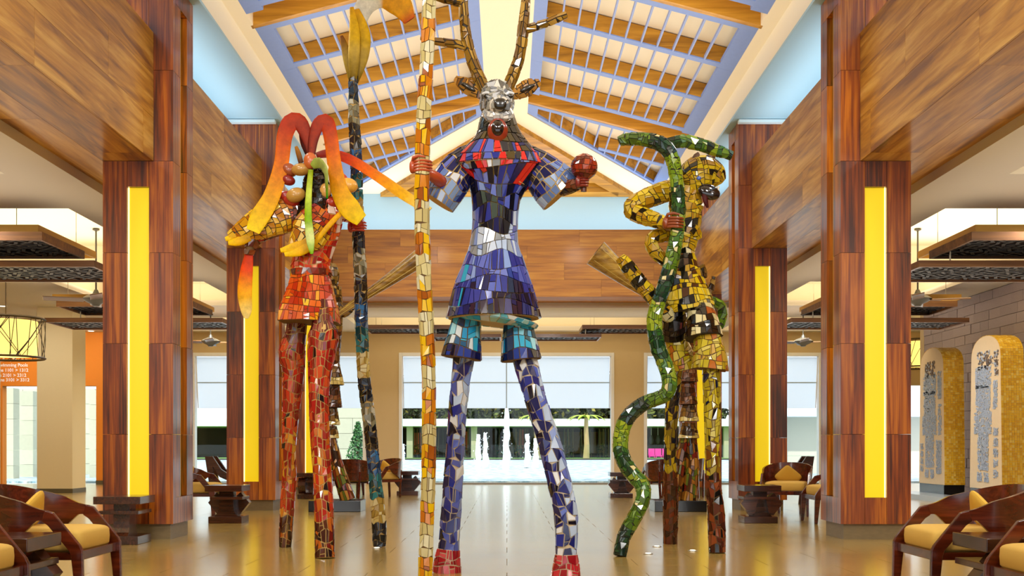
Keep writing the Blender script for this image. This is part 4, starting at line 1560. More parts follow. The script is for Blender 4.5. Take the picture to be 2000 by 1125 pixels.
    def finish(s, limit=300, min_px=70):
        sc = []
        for i, (top, bot, h, ob) in enumerate(s.tiles):
            w_ = [Vector(p) + s.o for p in top]
            q = [proj(p) for p in w_]
            A = 0
            for k in range(len(q)):
                x0, y0 = q[k]; x1, y1 = q[(k + 1) % len(q)]
                A += x0 * y1 - x1 * y0
            c = sum(w_, Vector()) / len(w_)
            cb = sum((Vector(p) for p in bot), Vector()) / len(bot) + s.o
            facing = (c - cb).dot(Vector((0, 0, EYE)) - c) > 0
            iv = in_view(c, 0)
            sc.append((abs(A) / 2 if facing and iv else 0, i))
        sc.sort(reverse=True)
        pick = [i for a, i in sc[:limit] if a >= min_px]
        ps = set(pick)
        for i in pick:
            top, bot, h, ob = s.tiles[i]
            n = len(top)
            mb = MB().add(list(top) + list(bot), [tuple(range(n))] + [(k, n + k, n + (k + 1) % n, (k + 1) % n) for k in range(n)])
            mb.build('tile', tmat(h), ob)
        rest = MB(); hs = []; idx = {}
        for i, (top, bot, h, ob) in enumerate(s.tiles):
            if i in ps: continue
            if h not in idx: idx[h] = len(hs); hs.append(h)
            n = len(top)
            rest.add(list(top) + list(bot), [tuple(range(n))] + [(k, n + k, n + (k + 1) % n, (k + 1) % n) for k in range(n)], idx[h])
        if rest.v:
            tag(rest.build('tile_mosaic', [tmat(h) for h in hs], s.root), kind='stuff')
        return s.root


def pick(*c):
    return lambda u, v, R: R.choice(c)


G_cream = mat('grout_cream', '#c9b594', .7)
G_white = mat('grout_white', '#d6cdbd', .7)
G_dark = mat('grout_dark', '#2a2114', .7)
G_ochre = mat('grout_ochre', '#c9a45c', .7)
G_brown = mat('grout_brown', '#6a4a20', .7)


def hand(fig, name, px, py, dd, ax, r, m, side=-1, size=1.0, label=None, parent=None):
    """a hand closed round a rod: palm at one side, four fingers bent round the front, thumb across above"""
    c = fig.pt(px, py, dd); ax = Vector(ax).normalized()
    X = Vector((side, 0, 0)); X = (X - ax * X.dot(ax)).normalized()
    Y = Vector((0, -1, 0)); Y = (Y - ax * Y.dot(ax) - X * Y.dot(X)).normalized()
    k = size
    mb = MB()
    R3 = Matrix((X, Y, ax)).transposed()
    rg = superell(0, 0, 0, .026 * k, .042 * k, .050 * k, .8, .8, 14, 8)
    mb.rings([[c + R3 @ (p + Vector((r + .020 * k, .012 * k, 0))) for p in row] for row in rg])
    ln = (.92, 1.0, .95, .8)
    for i in range(4):
        z = (.036 - .024 * i) * k
        rr = r + .013 * k
        pts = []
        for q in range(7):
            a = (q / 6) * 2.5 * ln[i] + .55
            pts.append(c + X * (rr * math.cos(a)) + Y * (rr * math.sin(a)) + ax * z)
        mb.tube(pts, [.0125 * k, .0125 * k, .012 * k, .0115 * k, .011 * k, .0105 * k, .007 * k], 8)
    pts = [c + X * (r + .02 * k) + Y * .02 * k + ax * .03 * k, c + X * (r + .016 * k) + Y * (r * .6 + .016 * k) + ax * .062 * k, c + X * (r * .3) + Y * (r + .018 * k) + ax * .072 * k, c - X * (r * .4) + Y * (r + .012 * k) + ax * .064 * k]
    mb.tube(pts, [.015 * k, .014 * k, .012 * k, .008 * k], 8)
    return tag(mb.build(name, m, parent or fig.root, smooth=True), label)


# ================================================================ the deer stilt walker
D = Figure('deer_statue', 'tall blue mosaic deer headed stilt walker statue in the middle of the lobby', 'statue', 9.4, 975, seed=3)
NAVY, INK, BLUE, PERI, PALE, ICE, WHT = '#20235e', '#15152e', '#2f3a94', '#5e6cc0', '#93a8dc', '#bfd0ea', '#e9ecf0'
SILV = ('#c8cbd0', '#8d9299', '#e6e4dc', '#77736a', '#a9a79c', '#5b574f')


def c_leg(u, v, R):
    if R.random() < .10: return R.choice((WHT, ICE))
    if u < .16 or u > .9: return R.choice((PALE, PERI, ICE, '#7f8fd0'))  # right side lighter: reflected light painted into the tile colours
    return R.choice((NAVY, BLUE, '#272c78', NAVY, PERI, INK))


leg_t = dict(th=21, tw=14, col=c_leg, gap=2.4, split=.45, jit=.3)
red_t = dict(th=17, tw=13, col=pick('#b3202c', '#c8323c', '#9c1824', '#d65a5e'), gap=2.6, split=.4)
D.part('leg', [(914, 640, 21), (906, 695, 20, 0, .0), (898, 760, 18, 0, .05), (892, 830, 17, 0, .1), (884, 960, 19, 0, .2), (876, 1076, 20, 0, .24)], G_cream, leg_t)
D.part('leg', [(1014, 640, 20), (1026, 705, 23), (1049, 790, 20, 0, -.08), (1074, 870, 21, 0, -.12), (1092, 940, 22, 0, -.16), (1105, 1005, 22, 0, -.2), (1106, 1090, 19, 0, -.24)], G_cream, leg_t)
D.part('shoe', [(876, 1072, 22, 0, .24), (874, 1096, 26, 0, .24), (873, 1117, 29, 0, .25)], G_cream, red_t, label='red mosaic shoe')
D.part('shoe', [(1106, 1082, 21, 0, -.24), (1106, 1108, 25, 0, -.24), (1105, 1130, 28, 0, -.25)], G_cream, red_t, label='red mosaic shoe')


def c_cuff(u, v, R):
    if v > .72: return R.choice((NAVY, INK, '#1b2a5c', '#24449c'))
    f = R.random()
    if f < .45: return R.choice(('#1f9fd0', '#46b9dc', '#8fd4e6'))
    return R.choice(('#1a3f66', '#34545e', '#5b7478', '#27648c', '#e0e8ea'))


cuff_t = dict(th=20, tw=13, col=c_cuff, gap=2.2, split=.35)
D.part('trouser_cuff', [(912, 616, 27), (907, 655, 32), (901, 700, 40)], G_brown, cuff_t, label='turquoise bell shaped cuff')
D.part('trouser_cuff', [(1010, 622, 26), (1014, 662, 33), (1018, 704, 40)], G_brown, cuff_t, label='turquoise bell shaped cuff')


def c_tunic(u, v, R):
    y = 314 + 312 * v
    front = abs(((u - .25) + .5) % 1 - .5)      # 0 at the front
    if R.random() < .03: return R.choice((WHT, '#34b4d8', '#f1efe0'))
    if y < 303: return R.choice(('#4a3a1a', '#6f5a2c', '#2c2210'))
    if y < 350 and y > 300 and int(u * 60) % 6 in (0, 1): return '#e0302a'
    if y < 350: return R.choice((NAVY, INK, PERI, PALE, BLUE, NAVY, '#8d8a86'))
    if y < 375: return R.choice((PERI, PERI, PALE, BLUE, INK, '#7d8bd0', '#d9322c' if R.random() < .3 else PALE))
    if y < 455:
        if front < .10 + .16 * (455 - y) / 80: return R.choice((INK, '#101022', NAVY, '#2b2d3a', PERI, '#4b5a52', BLUE))
        return R.choice((ICE, PALE, '#cddaf0', PERI))
    if y < 505: return R.choice((ICE, ICE, '#d2def0', PALE, PALE, '#8894d8', '#9a9fa4'))
    if y < 555: return R.choice((PERI, PERI, '#7885cc', '#4d59b0', PALE, BLUE))
    if y < 590: return R.choice((NAVY, BLUE, '#3d469c', PERI, '#4753a8', '#271c3e'))
    return R.choice((INK, '#1d1a3c', NAVY, '#25204a', '#2e3478', '#372038', BLUE))


D.part('tunic', [(974, 316, 88, 60), (974, 327, 90, 62), (974, 337, 80, 57), (973, 350, 66, 51), (970, 364, 54, 44), (968, 400, 46, 40), (967, 440, 44, 39), (965, 478, 47, 42), (965, 520, 62, 54), (964, 560, 77, 66), (964, 600, 88, 76), (964, 622, 93, 80)], G_ochre,
       dict(th=23, tw=11, col=c_tunic, gap=1.9, split=.35, jit=.3), n=36, sink=4.5)
D.part('hem_lining', [(964, 617, 89, 77), (962, 627, 84, 70), (961, 634, 60, 50)], G_cream, dict(th=9, tw=16, col=pick('#67c6dc', '#3fb0d4', '#a5e0ea', '#e5eef0'), gap=1.8, split=.2), n=36)


def c_neck(u, v, R):
    if v < .18: return R.choice(('#5c5846', '#7a7360', '#3a3424'))
    if v > .68:
        if int(u * 78) % 6 in (0, 1): return '#e0302a'
        return R.choice((NAVY, INK, PERI, '#2b2d3a', BLUE, '#5d4c24'))
    if v > .5: return R.choice(('#6b5a30', '#8b7a4a', '#4c3d1c', '#5d4c24', '#3a2a12'))
    return R.choice(('#1c160c', '#31260f', '#4c3c18', '#6a5626', '#241c10'))


D.part('neck', [(972, 216, 29, 30), (972, 240, 36, 36), (973, 262, 43, 43), (974, 280, 57, 50), (974, 298, 74, 57), (974, 313, 88, 62), (974, 326, 93, 64)], G_cream, dict(th=17, tw=12, col=c_neck, gap=1.9, split=.4, jit=.25), n=30, sink=3.5)
def c_sleeve(u, v, R):
    if v > .82: return R.choice(('#6f86b4', '#8fa6cc', '#5c74a8', ICE))
    if R.random() < .05: return WHT
    return R.choice((INK, NAVY, '#161a44', BLUE, PERI, '#1b1b30')) if v < .6 else R.choice((NAVY, PERI, '#7890c4', BLUE, '#8fa6cc'))


sl_t = dict(th=20, tw=11, col=c_sleeve, gap=2.4, split=.3, jit=.2)
D.part('sleeve', [(938, 300, 24, 24), (905, 322, 33, 28), (878, 358, 38, 32), (860, 388, 36, 30), (855, 396, 34, 28)], G_ochre, sl_t)
D.part('sleeve', [(1012, 302, 26, 24), (1050, 330, 37, 30), (1080, 360, 46, 34), (1097, 378, 47, 34)], G_ochre, sl_t)
M_handred = mat('terracotta_hand', '#b0461e', .35, coat=.4)
M_handdark = mat('dark_red_hand', '#7c2216', .3, coat=.5)
D.part('forearm', [(868, 362, 13, 12, -.05), (848, 345, 12, 11, -.22), (818, 334, 10, 9, -.30)], M_handred)
D.part('forearm', [(1095, 370, 15, 13, -.05), (1120, 362, 13, 12, -.12), (1139, 357, 10, 9, -.16)], G_brown, dict(th=10, tw=9, col=pick('#4a2414', '#7c3a1e', '#2c1a10', '#9a7a4a'), gap=1.4))
# head
hd = dict(th=11, tw=12, col=lambda u, v, R: R.choice(SILV), gap=1.5, split=.5, jit=.3, tilt=.3)
D.part('head', [(970, 158, 8, 8), (970, 166, 22, 22), (970, 182, 32, 33), (970, 200, 33, 36), (972, 216, 31, 32), (973, 228, 20, 20), (973, 233, 8, 8)], G_white, hd)
D.part('muzzle', [(970, 196, 25, 22, -.06), (973, 203, 24, 22, -.16), (975, 207, 19, 18, -.24), (976, 208, 8, 8, -.26)], G_white, hd, hint=(1, 0, 0))
D.part('chin', [(948, 222, 7, 8, -.12), (962, 226, 13, 12, -.17), (982, 226, 13, 12, -.17), (998, 221, 7, 8, -.12)], G_white, dict(th=8, tw=7, col=pick('#f2efe6', '#d8d8d4', '#b4b6b8'), gap=1.0, tilt=.3), hint=(0, 0, 1))
M_nose = mat('black_nose', '#1a130c', .25, coat=.5)
D.blob('nose', 977, 203, 12, 6, 11, -.27, M_nose, e=.8)
for x in (952, 994):
    D.blob('eye', x, 187, 8, 5, 4.5, -.155, mat('eye_black', '#14120f', .1, coat=1), rot=Euler((0, .35 if x > 970 else -.35, 0)).to_matrix())
    D.part('eyelid', [(x - 10, 186 + (2 if x > 970 else -3), 2, 2, -.16), (x, 181, 3, 3, -.17), (x + 10, 186 + (-3 if x > 970 else 2), 2, 2, -.16)], tmat('#e9ecf0'), n=8)
D.blob('mouth', 972, 256, 20, 14, 25, -.20, mat('mouth_lip', '#8c2c12', .15, coat=.8), label='open red brown mouth')
D.blob('throat', 972, 250, 12, 8, 16, -.245, mat('throat_dark', '#1c0806', .1, coat=.8))
ear_t = dict(th=13, tw=12, col=pick('#a8742a', '#c08a38', '#8a5a1e', '#b5843a'), gap=1.8, split=.4)
for pts, inn in (([(945, 188, 7, 5), (925, 176, 14, 7), (905, 163, 13, 6), (888, 153, 4, 3)], (915, 170)), ([(1000, 186, 7, 5), (1018, 178, 14, 7), (1036, 169, 15, 6), (1055, 160, 5, 3)], (1030, 172))):
    D.part('ear', pts, G_dark, ear_t)
    D.blob('inner_ear', inn[0], inn[1], 16, 4, 5, -.035, M_nose, rot=Euler((0, .55 if inn[0] < 970 else -.45, 0)).to_matrix())
ant_t = dict(th=22, tw=8.5, col=pick('#8a6420', '#a8812e', '#7a561c', '#c29b48', '#96722c'), gap=2.2, split=.25, jit=.2)
for pts in ([(948, 182, 15), (930, 138, 13), (916, 98, 12), (908, 50, 11), (905, 0, 10), (912, -60, 8)], [(990, 176, 13), (1004, 142, 13), (1016, 105, 12), (1022, 55, 12), (1026, 8, 10), (1030, -60, 7)],
            [(914, 92, 10), (882, 84, 9), (850, 82, 8), (822, 72, 5)], [(1027, 58, 9), (1070, 44, 8), (1107, 29, 7)], [(908, 6, 9), (870, -2, 9), (830, -14, 6)]):
    D.part('antler', [(p[0], p[1], p[2] * .85) for p in pts], G_dark, ant_t, n=14)

# yellow banded staff held by the deer
ST = Figure('mosaic_staff', 'tall yellow and cream banded mosaic staff held by the deer statue', 'staff', 9.08, 830, seed=11)


def c_staff(u, v, R):
    b = int(v * 23)
    if b % 2: return R.choice(('#ded29a', '#e9e3c0', '#cfc084', '#d6c68c'))
    return R.choice(('#e8b214', '#d98a1c', '#c9781e', '#f0c61a')) if R.random() > .12 else '#a85c18'


ST.part('shaft', [(840, -70, 12), (837, 40, 13), (832, 150, 13), (826, 260, 14), (824, 400, 14), (827, 520, 14), (832, 620, 14), (837, 720, 13), (838, 820, 13), (837, 920, 13), (834, 1020, 13), (830, 1134, 13)], G_brown,
        dict(th=22, tw=10.5, col=c_staff, gap=1.5, split=.3, jit=.15), n=16)
ST.finish()
hand(D, 'hand', 826, 327, -.30, (0, 0, 1), .062, M_handred, side=-1, size=1.05, label='terracotta red hand closed round the staff')
hand(D, 'hand', 1140, 356, -.17, (0, 0, 1), .028, M_handdark, side=-1, size=.95, label='dark red hand holding the rattle')
D.finish()
# red rattle
RT = Figure('rattle', 'dark red mosaic ball rattle raised in the deer statue hand', 'rattle', 9.23, 1141, seed=5, base_z=P(1141, 362, 9.23).z)
RT.part('ball', [(1141, 301, 4), (1141, 305, 14), (1141, 315, 23), (1141, 327, 25.5), (1141, 339, 22), (1141, 348, 13), (1141, 351, 6)], G_brown, dict(th=8, tw=9, col=pick('#8c2a1c', '#a83a22', '#6e2014', '#7c3018', '#b4502c'), gap=1.2, split=.2))
MB().tube([RT.pt(1141, 350), RT.pt(1140, 374)], .024, 10).build('handle', mat('rattle_handle', '#5a2a18', .4), RT.root)
RT.finish(300, 40)

# ================================================================ the red flower headed stilt walker
RF = Figure('flower_statue', 'tall red and orange mosaic stilt walker statue with flower headdress', 'statue', 11.4, 600, seed=21)
REDS = ('#b3261e', '#8f1d18', '#c83a22', '#a02a1c', '#d0562a')


def c_rleg(u, v, R):
    if v < .14: return R.choice(('#7c2f28', '#8a3c30', '#5e241e', '#9c5648'))
    if v > .86: return R.choice(('#4a1c12', '#2e1410', '#7a2418', '#5e2a14', '#c46a24'))
    if v > .5 and R.random() < .45: return R.choice(('#c46a24', '#d8862a', '#b8501e', '#e0a83a'))
    if R.random() < .06: return '#2a1210'
    return R.choice(REDS)


rl_t = dict(th=17, tw=8, col=c_rleg, gap=2.2, split=.4, jit=.28)
RF.part('leg', [(584, 600, 19, 0, .15), (578, 650, 20, 0, .2), (570, 690, 27, 0, .25), (573, 716, 23, 0, .28), (571, 765, 19, 0, .3), (564, 870, 14, 0, .4), (565, 930, 14, 0, .5), (561, 990, 14, 0, .56), (557, 1068, 12, 0, .65)], G_ochre, rl_t)
RF.part('leg', [(628, 590, 18, 0, -.1), (630, 632, 20, 0, -.16), (632, 656, 29, 0, -.2), (627, 700, 25, 0, -.24), (623, 760, 19, 0, -.3), (625, 850, 18, 0, -.38), (631, 950, 17, 0, -.45), (635, 1090, 18, 0, -.55)], G_ochre, rl_t)


def c_rskirt(u, v, R):
    if R.random() < .12: return R.choice(('#f2a81e', '#f5c436'))
    return R.choice(('#d9541a', '#e8721e', '#c43a16', '#cf4a18', '#e06424', '#b83214'))


hexm = lambda u, v: .94 / math.cos((((u * 6 + .5) % 1) - .5) * PI / 3)
RF.part('skirt', [(607, 527, 35, 30), (607, 560, 43, 38), (605, 598, 55, 50), (604, 630, 61, 56)], G_brown, dict(th=15, tw=11, col=c_rskirt, gap=1.5, split=.4), mod=hexm, n=36)
RF.part('torso', [(622, 392, 36, 30), (626, 418, 43, 34), (622, 452, 41, 32), (613, 488, 37, 31), (607, 512, 37, 31), (607, 534, 39, 32)], G_ochre,
        dict(th=14, tw=11, col=pick('#c7281c', '#e04a22', '#d6341e', '#f07a28', '#b0201a', '#f6dccb', '#e8682c'), gap=2.0, split=.45, jit=.3))
RF.part('belt', [(607, 527, 40, 33), (607, 533, 42, 35), (607, 540, 40, 33)], G_brown, dict(th=10, tw=14, col=pick('#8f2a16', '#b8421c', '#6a2414'), gap=1.5, split=.1))
RF.part('arm', [(648, 412, 20, 18, -.02), (672, 416, 18, 16, .06), (693, 425, 15, 13, .18), (700, 438, 11, 10, .26)], G_ochre, dict(th=15, tw=11, col=pick('#c7281c', '#e04a22', '#f07a28', '#d8403a', '#f3c9b8'), gap=1.6, split=.4))
RF.part('arm', [(575, 430, 22, 18), (530, 446, 18, 15), (500, 462, 15, 13, -.05), (490, 478, 11, 10, -.08), (487, 498, 8, 7, -.08)], G_brown, dict(th=15, tw=11, col=pick('#7c2418', '#a8341e', '#5e2014', '#8c4a1e'), gap=1.6, split=.4))


def c_wing(u, v, R):
    if v < .3: return R.choice(('#a8321c', '#c4501e', '#7c3a1a', '#d07a22'))
    return R.choice(('#d9a21e', '#e8b82a', '#c98a1a', '#b5701a', '#edc64a'))


wing_t = dict(th=11, tw=9, col=c_wing, gap=1.5, split=.15, jit=.3)
RF.part('wing_cape', [(618, 404, 28, 20, -.02), (575, 414, 36, 20, -.05), (527, 428, 33, 16, -.08), (488, 446, 26, 12, -.1), (448, 464, 9, 7, -.1)], G_dark, wing_t, hint=(0, 0, 1))
RF.part('wing_cape', [(634, 414, 26, 14, -.17), (614, 440, 36, 14, -.2), (598, 464, 33, 12, -.22), (572, 486, 13, 8, -.22)], G_dark, wing_t, hint=(0, 0, 1))
YL = [(0, '#b8861a'), (.5, '#e0ac28'), (1, '#efc84a')]
for pts in ([(485, 452, 9, 6, -.12), (462, 462, 9, 5, -.13), (440, 467, 4, 3, -.13)], [(488, 462, 9, 6, -.13), (466, 471, 9, 5, -.14), (446, 475, 4, 3, -.14)],
            [(600, 474, 9, 6, -.27), (572, 484, 9, 5, -.28), (548, 489, 4, 3, -.28)], [(612, 476, 9, 6, -.27), (585, 490, 10, 5, -.28), (556, 497, 4, 3, -.28)]):
    RF.petal('feather', pts, YL, hint=(0, 0, 1))
RF.petal('collar_band', [(612, 480, 4, 4, -.24), (636, 448, 5, 4, -.26), (662, 420, 5, 4, -.2), (684, 402, 4, 4, -.08)], [(0, '#e0b030'), (1, '#d08a22')])
RF.petal('hanging_feather', [(488, 490, 7, 4, -.08), (482, 525, 12, 4, -.08), (478, 570, 14, 4, -.08), (481, 606, 11, 4, -.08), (481, 622, 4, 3, -.08)], [(0, '#b3301c'), (.3, '#d8491e'), (.55, '#e89a3a'), (.8, '#e3c27a'), (1, '#e6cf92')], label='long hanging feather, red fading to cream')
L1 = [(0, '#2a0c0a'), (.12, '#64140c'), (.32, '#b03008'), (.5, '#d8690c'), (.72, '#dc961c'), (1, '#e6cb66')]
RF.petal('petal', [(608, 306, 7, 5, -.1), (600, 270, 11, 6, -.1), (586, 240, 15, 7, -.1), (569, 238, 17, 7, -.1), (556, 266, 15, 7, -.12), (549, 322, 14, 6, -.14), (531, 382, 16, 6, -.18), (507, 424, 18, 6, -.22), (494, 452, 13, 5, -.24)], L1, rib=.9, flat=.3, label='arched petal, red fading to yellow')
RF.petal('petal', [(608, 306, 7, 5, -.12), (612, 272, 10, 6, -.12), (622, 243, 13, 7, -.12), (637, 238, 15, 7, -.12), (646, 268, 14, 7, -.14), (653, 320, 14, 6, -.17), (664, 374, 17, 6, -.2), (684, 408, 20, 6, -.22), (706, 430, 13, 5, -.23)], L1, rib=.9, flat=.3, label='arched petal, red fading to yellow')
RF.petal('petal', [(618, 304, 9, 5, .02), (645, 300, 14, 6, .05), (684, 312, 17, 6, .1), (735, 343, 17, 6, .15), (788, 380, 18, 6, .2), (838, 412, 14, 5, .2)], [(0, '#7c1d14'), (.25, '#c2391c'), (.45, '#dd6a22'), (.65, '#e0a043'), (1, '#e6cf8a')], label='long straight petal pointing right')
RF.petal('sepal', [(606, 308, 6, 5, .02), (596, 280, 9, 6, .03), (588, 256, 5, 4, .04)], [(0, '#2a0e0a'), (1, '#5c1a12')])
RF.petal('sepal', [(578, 286, 3, 3, -.12), (583, 300, 5, 4, -.12), (588, 318, 5, 4, -.12)], [(0, '#a06a24'), (1, '#4a2412')])
for (x, y_, rx, rz, dd, c, rot) in ((564, 332, 17, 13, -.10, '#9c4a22', .5), (588, 331, 19, 12, -.18, '#b8863a', -.1), (578, 381, 19, 14, -.20, '#b98a3c', -.25), (563, 352, 14, 10, -.12, '#8c1f16', .3),
                                    (560, 384, 17, 11, -.10, '#96201a', .2), (570, 392, 17, 11, -.14, '#a8281c', .2), (606, 314, 13, 16, -.22, '#c2622a', 0), (662, 350, 18, 14, -.10, '#c83a1e', .3),
                                    (681, 362, 18, 14, -.14, '#e0a23a', .3), (645, 395, 16, 12, -.1, '#b8341e', 0), (640, 330, 14, 11, -.12, '#e8d8b0', .2), (636, 372, 12, 14, -.16, '#d8a050', 0)):
    RF.blob('bud', x, y_, rx, rx * .7, rz, dd, mat('bud_' + c[1:], c, .3, coat=.3, noise=.4, nscale=(8, 8, 8)), rot=Euler((0, rot, 0)).to_matrix())
RF.part('seed_core', [(610, 322, 12, 12, -.08), (616, 350, 22, 18, -.08), (617, 385, 29, 20, -.09), (610, 420, 31, 18, -.12), (606, 455, 24, 14, -.16), (607, 486, 10, 8, -.17)], G_dark, dict(th=9, tw=8, col=pick('#1a0e0a', '#2c140c', '#120a08', '#3a1c10'), gap=1.2, tilt=.4))
GR = [(0, '#8a9a3c'), (.3, '#c4d070'), (.6, '#7fa83a'), (.8, '#d8dfa0'), (1, '#79a83a')]
RF.petal('tendril', [(607, 332, 5, 5, -.25), (603, 380, 6, 5, -.3), (602, 425, 7, 5, -.32), (606, 468, 8, 5, -.34), (609, 496, 3, 3, -.34)], GR, label='hanging green tendril')
RF.petal('leaf', [(610, 325, 6, 4, -.26), (624, 318, 13, 5, -.29), (636, 334, 13, 5, -.31), (638, 360, 9, 4, -.31), (639, 388, 3, 3, -.31)], [(0, '#9aa85c'), (.4, '#b4c080'), (.75, '#8a9c4c'), (1, '#2f8a3a')], label='pale green drooping leaf')
BS = Figure('mosaic_staff', 'dark blue and cream mosaic staff held by the red statue', 'staff', 11.85, 715, seed=31)
hand(RF, 'hand', 701, 444, .30, (0, 0, 1), .065, mat('red_hand', '#b8341c', .3, coat=.5), side=-1, size=1.15, label='red hand closed round the staff')
RF.finish()


def c_blue(u, v, R):
    b = (int(v * 19) * 7919) % 6
    return R.choice((('#1c2436', '#2a3448', '#12161f'), ('#d9c27a', '#e6d9a8', '#b89a4a'), ('#2a6f78', '#1f4a52', '#3f8f94'), ('#2a5f94', '#1e3a5e', '#3f7ab0'), ('#24202c', '#3a2c20', '#14141c'), ('#8f8a70', '#c9c6b4', '#6a6248'))[b])


BS.part('shaft', [(690, 148, 8, 0, -.03), (691, 230, 10, 0, -.03), (696, 320, 11, 0, -.02), (699, 440, 11), (704, 540, 12, 0, .03), (706, 640, 12, 0, .06), (711, 740, 12, 0, .1), (721, 820, 12, 0, .12), (732, 930, 12, 0, .16), (740, 1020, 14, 0, .19), (741, 1067, 12, 0, .2)], G_ochre,
        dict(th=12, tw=9, col=c_blue, gap=1.5, split=.4, jit=.3), n=14)
HK = [(0, '#6e5a2a'), (.4, '#b39a5a'), (.8, '#c9a040'), (1, '#b8862a')]
BS.petal('husk', [(692, 158, 9, 8), (702, 110, 18, 12), (706, 65, 17, 9), (697, 18, 5, 4)], HK)
BS.petal('husk', [(690, 158, 7, 6, -.05), (691, 110, 11, 8, -.1), (692, 60, 10, 6, -.1), (687, 14, 4, 3, -.08)], HK)
BS.petal('husk', [(688, 160, 6, 5, -.02), (680, 120, 9, 5, -.04), (673, 90, 7, 4, -.04), (667, 70, 3, 3, -.04)], [(0, '#6e5a2a'), (.5, '#a08a50'), (1, '#6a3a1c')])
BS.petal('curled_leaf', [(702, 110, 6, 4, .03), (700, 50, 14, 5, .03), (716, 8, 20, 6, .02), (748, -8, 23, 6, .0), (780, 8, 24, 6, -.02), (800, 40, 12, 5, -.03)], [(0, '#b9b3a0'), (.35, '#c2bfb4'), (.6, '#c9c2ae'), (.68, '#c08428'), (.9, '#c88f34'), (1, '#b8501e')], label='curled pale leaf with amber tip')
BS.finish(300, 45)

# ================================================================ the jaguar stilt walker
J = Figure('jaguar_statue', 'tall yellow and black spotted mosaic jaguar stilt walker statue', 'statue', 11.8, 1350, seed=41)
YEL = ('#d9b81e', '#e6c82e', '#c49c1a', '#cfae2a', '#b88a18')
BLK = ('#1a1610', '#2a2014', '#14110c')


def c_jag(spot):
    def f(u, v, R):
        if R.random() < spot: return R.choice(BLK)
        if R.random() < .04: return '#f3ecc4'
        return R.choice(YEL)
    return f


def c_jskirt(u, v, R):
    if v > .72: return R.choice(('#d9b81e', '#e6c82e', '#e0cc5a', '#d9b81e', '#1a1610' if R.random() < .6 else '#e6c82e'))
    return R.choice(('#1a1610', '#d9b81e', '#5a3414', '#c49c1a', '#e6c82e', '#2a2014', '#7a4a1a'))


def c_jleg(u, v, R):
    if v > .60: return R.choice(('#7c3a1c', '#5a2814', '#8f4a24', '#4a2012')) if R.random() > .12 else '#15110e'
    if v > .45 and R.random() < .5: return R.choice(('#8f6a1c', '#7c4a1c'))
    if R.random() < .16: return R.choice(('#15110e', '#1c2440'))
    return R.choice(('#b9a42a', '#c9b52a', '#a08c24', '#cfbf4a'))


def c_jleg2(u, v, R):
    if v > .62: return R.choice(('#7c3a1c', '#5a2814', '#6a3018', '#3a1a10'))
    if R.random() < .42: return R.choice(('#15182c', '#1c2440', '#2a2014'))
    return R.choice(('#b9a02a', '#c4a824', '#8f7a1e'))


J.part('leg', [(1388, 700, 16, 0, -.2), (1391, 790, 16, 0, -.25), (1391, 880, 13, 0, -.3), (1394, 950, 14, 0, -.35), (1399, 1010, 16, 0, -.39), (1401, 1080, 15, 0, -.43)], G_brown, dict(th=15, tw=9, col=c_jleg, gap=1.8, split=.45, jit=.3))
J.part('leg', [(1322, 690, 15, 0, .3), (1313, 790, 13, 0, .4), (1309, 890, 12, 0, .5), (1310, 970, 15, 0, .57), (1309, 1062, 14, 0, .63)], G_brown, dict(th=15, tw=9, col=c_jleg2, gap=1.8, split=.45, jit=.3))
yb_t = dict(th=13, tw=11, col=pick('#c9b52a', '#d6c436', '#b8a022', '#d0a83a', '#e0d070', '#c4762a'), gap=1.8, split=.5, jit=.3)
fac5 = lambda u, v: .95 / math.cos((((u * 5 + .2) % 1) - .5) * 2 * PI / 5 * .8)
J.part('trouser_bell', [(1381, 652, 24, 0, -.18), (1386, 688, 30, 0, -.2), (1388, 716, 35, 0, -.2), (1388, 722, 34, 0, -.2)], G_brown, yb_t, label='yellow mosaic bell', mod=fac5, n=30)
J.part('trouser_bell', [(1318, 660, 20, 0, .2), (1328, 690, 25, 0, .22), (1334, 722, 28, 0, .24)], G_brown, yb_t, label='yellow mosaic bell')
J.part('trouser_bell', [(1368, 600, 24, 0, -.1), (1372, 632, 31, 0, -.15), (1375, 660, 36, 0, -.18)], G_dark, dict(th=12, tw=11, col=lambda u, v, R: R.choice(('#e9dfae', '#d8c890', '#b0602c')) if R.random() < .36 else R.choice(('#1c150e', '#33200f', '#241a10')), gap=1.6, split=.3), label='dark bell with cream specks')
J.part('trouser_bell', [(1316, 602, 21, 0, .12), (1316, 635, 23, 0, .15), (1317, 664, 23, 0, .2)], G_dark, dict(th=12, tw=11, col=lambda u, v, R: '#8c4a44' if R.random() < .2 else R.choice(('#14100d', '#22160f', '#2e1c16')), gap=1.6, split=.3), label='dark bell with reddish specks')
J.part('skirt', [(1335, 497, 21, 20), (1337, 528, 30, 28), (1341, 566, 41, 38), (1346, 600, 49, 44), (1347, 606, 48, 44)], G_dark, dict(th=12, tw=10, col=c_jskirt, gap=1.6, split=.35, jit=.25), n=30)
J.part('torso', [(1340, 366, 22, 20), (1338, 390, 31, 24), (1340, 420, 30, 24), (1341, 452, 26, 22), (1337, 484, 21, 19), (1335, 500, 21, 19)], G_dark, dict(th=11, tw=10, col=c_jag(.17), gap=1.6, split=.4, jit=.3))
J.part('arm', [(1330, 368, 20, 18, -.02), (1300, 374, 22, 19, -.06), (1262, 388, 20, 18, -.1), (1234, 402, 16, 15, -.13), (1236, 414, 15, 14, -.16), (1262, 424, 16, 14, -.22), (1290, 433, 13, 12, -.3), (1303, 437, 9, 9, -.33)], G_dark, dict(th=12, tw=11, col=c_jag(.07), gap=1.5, split=.4, jit=.3))
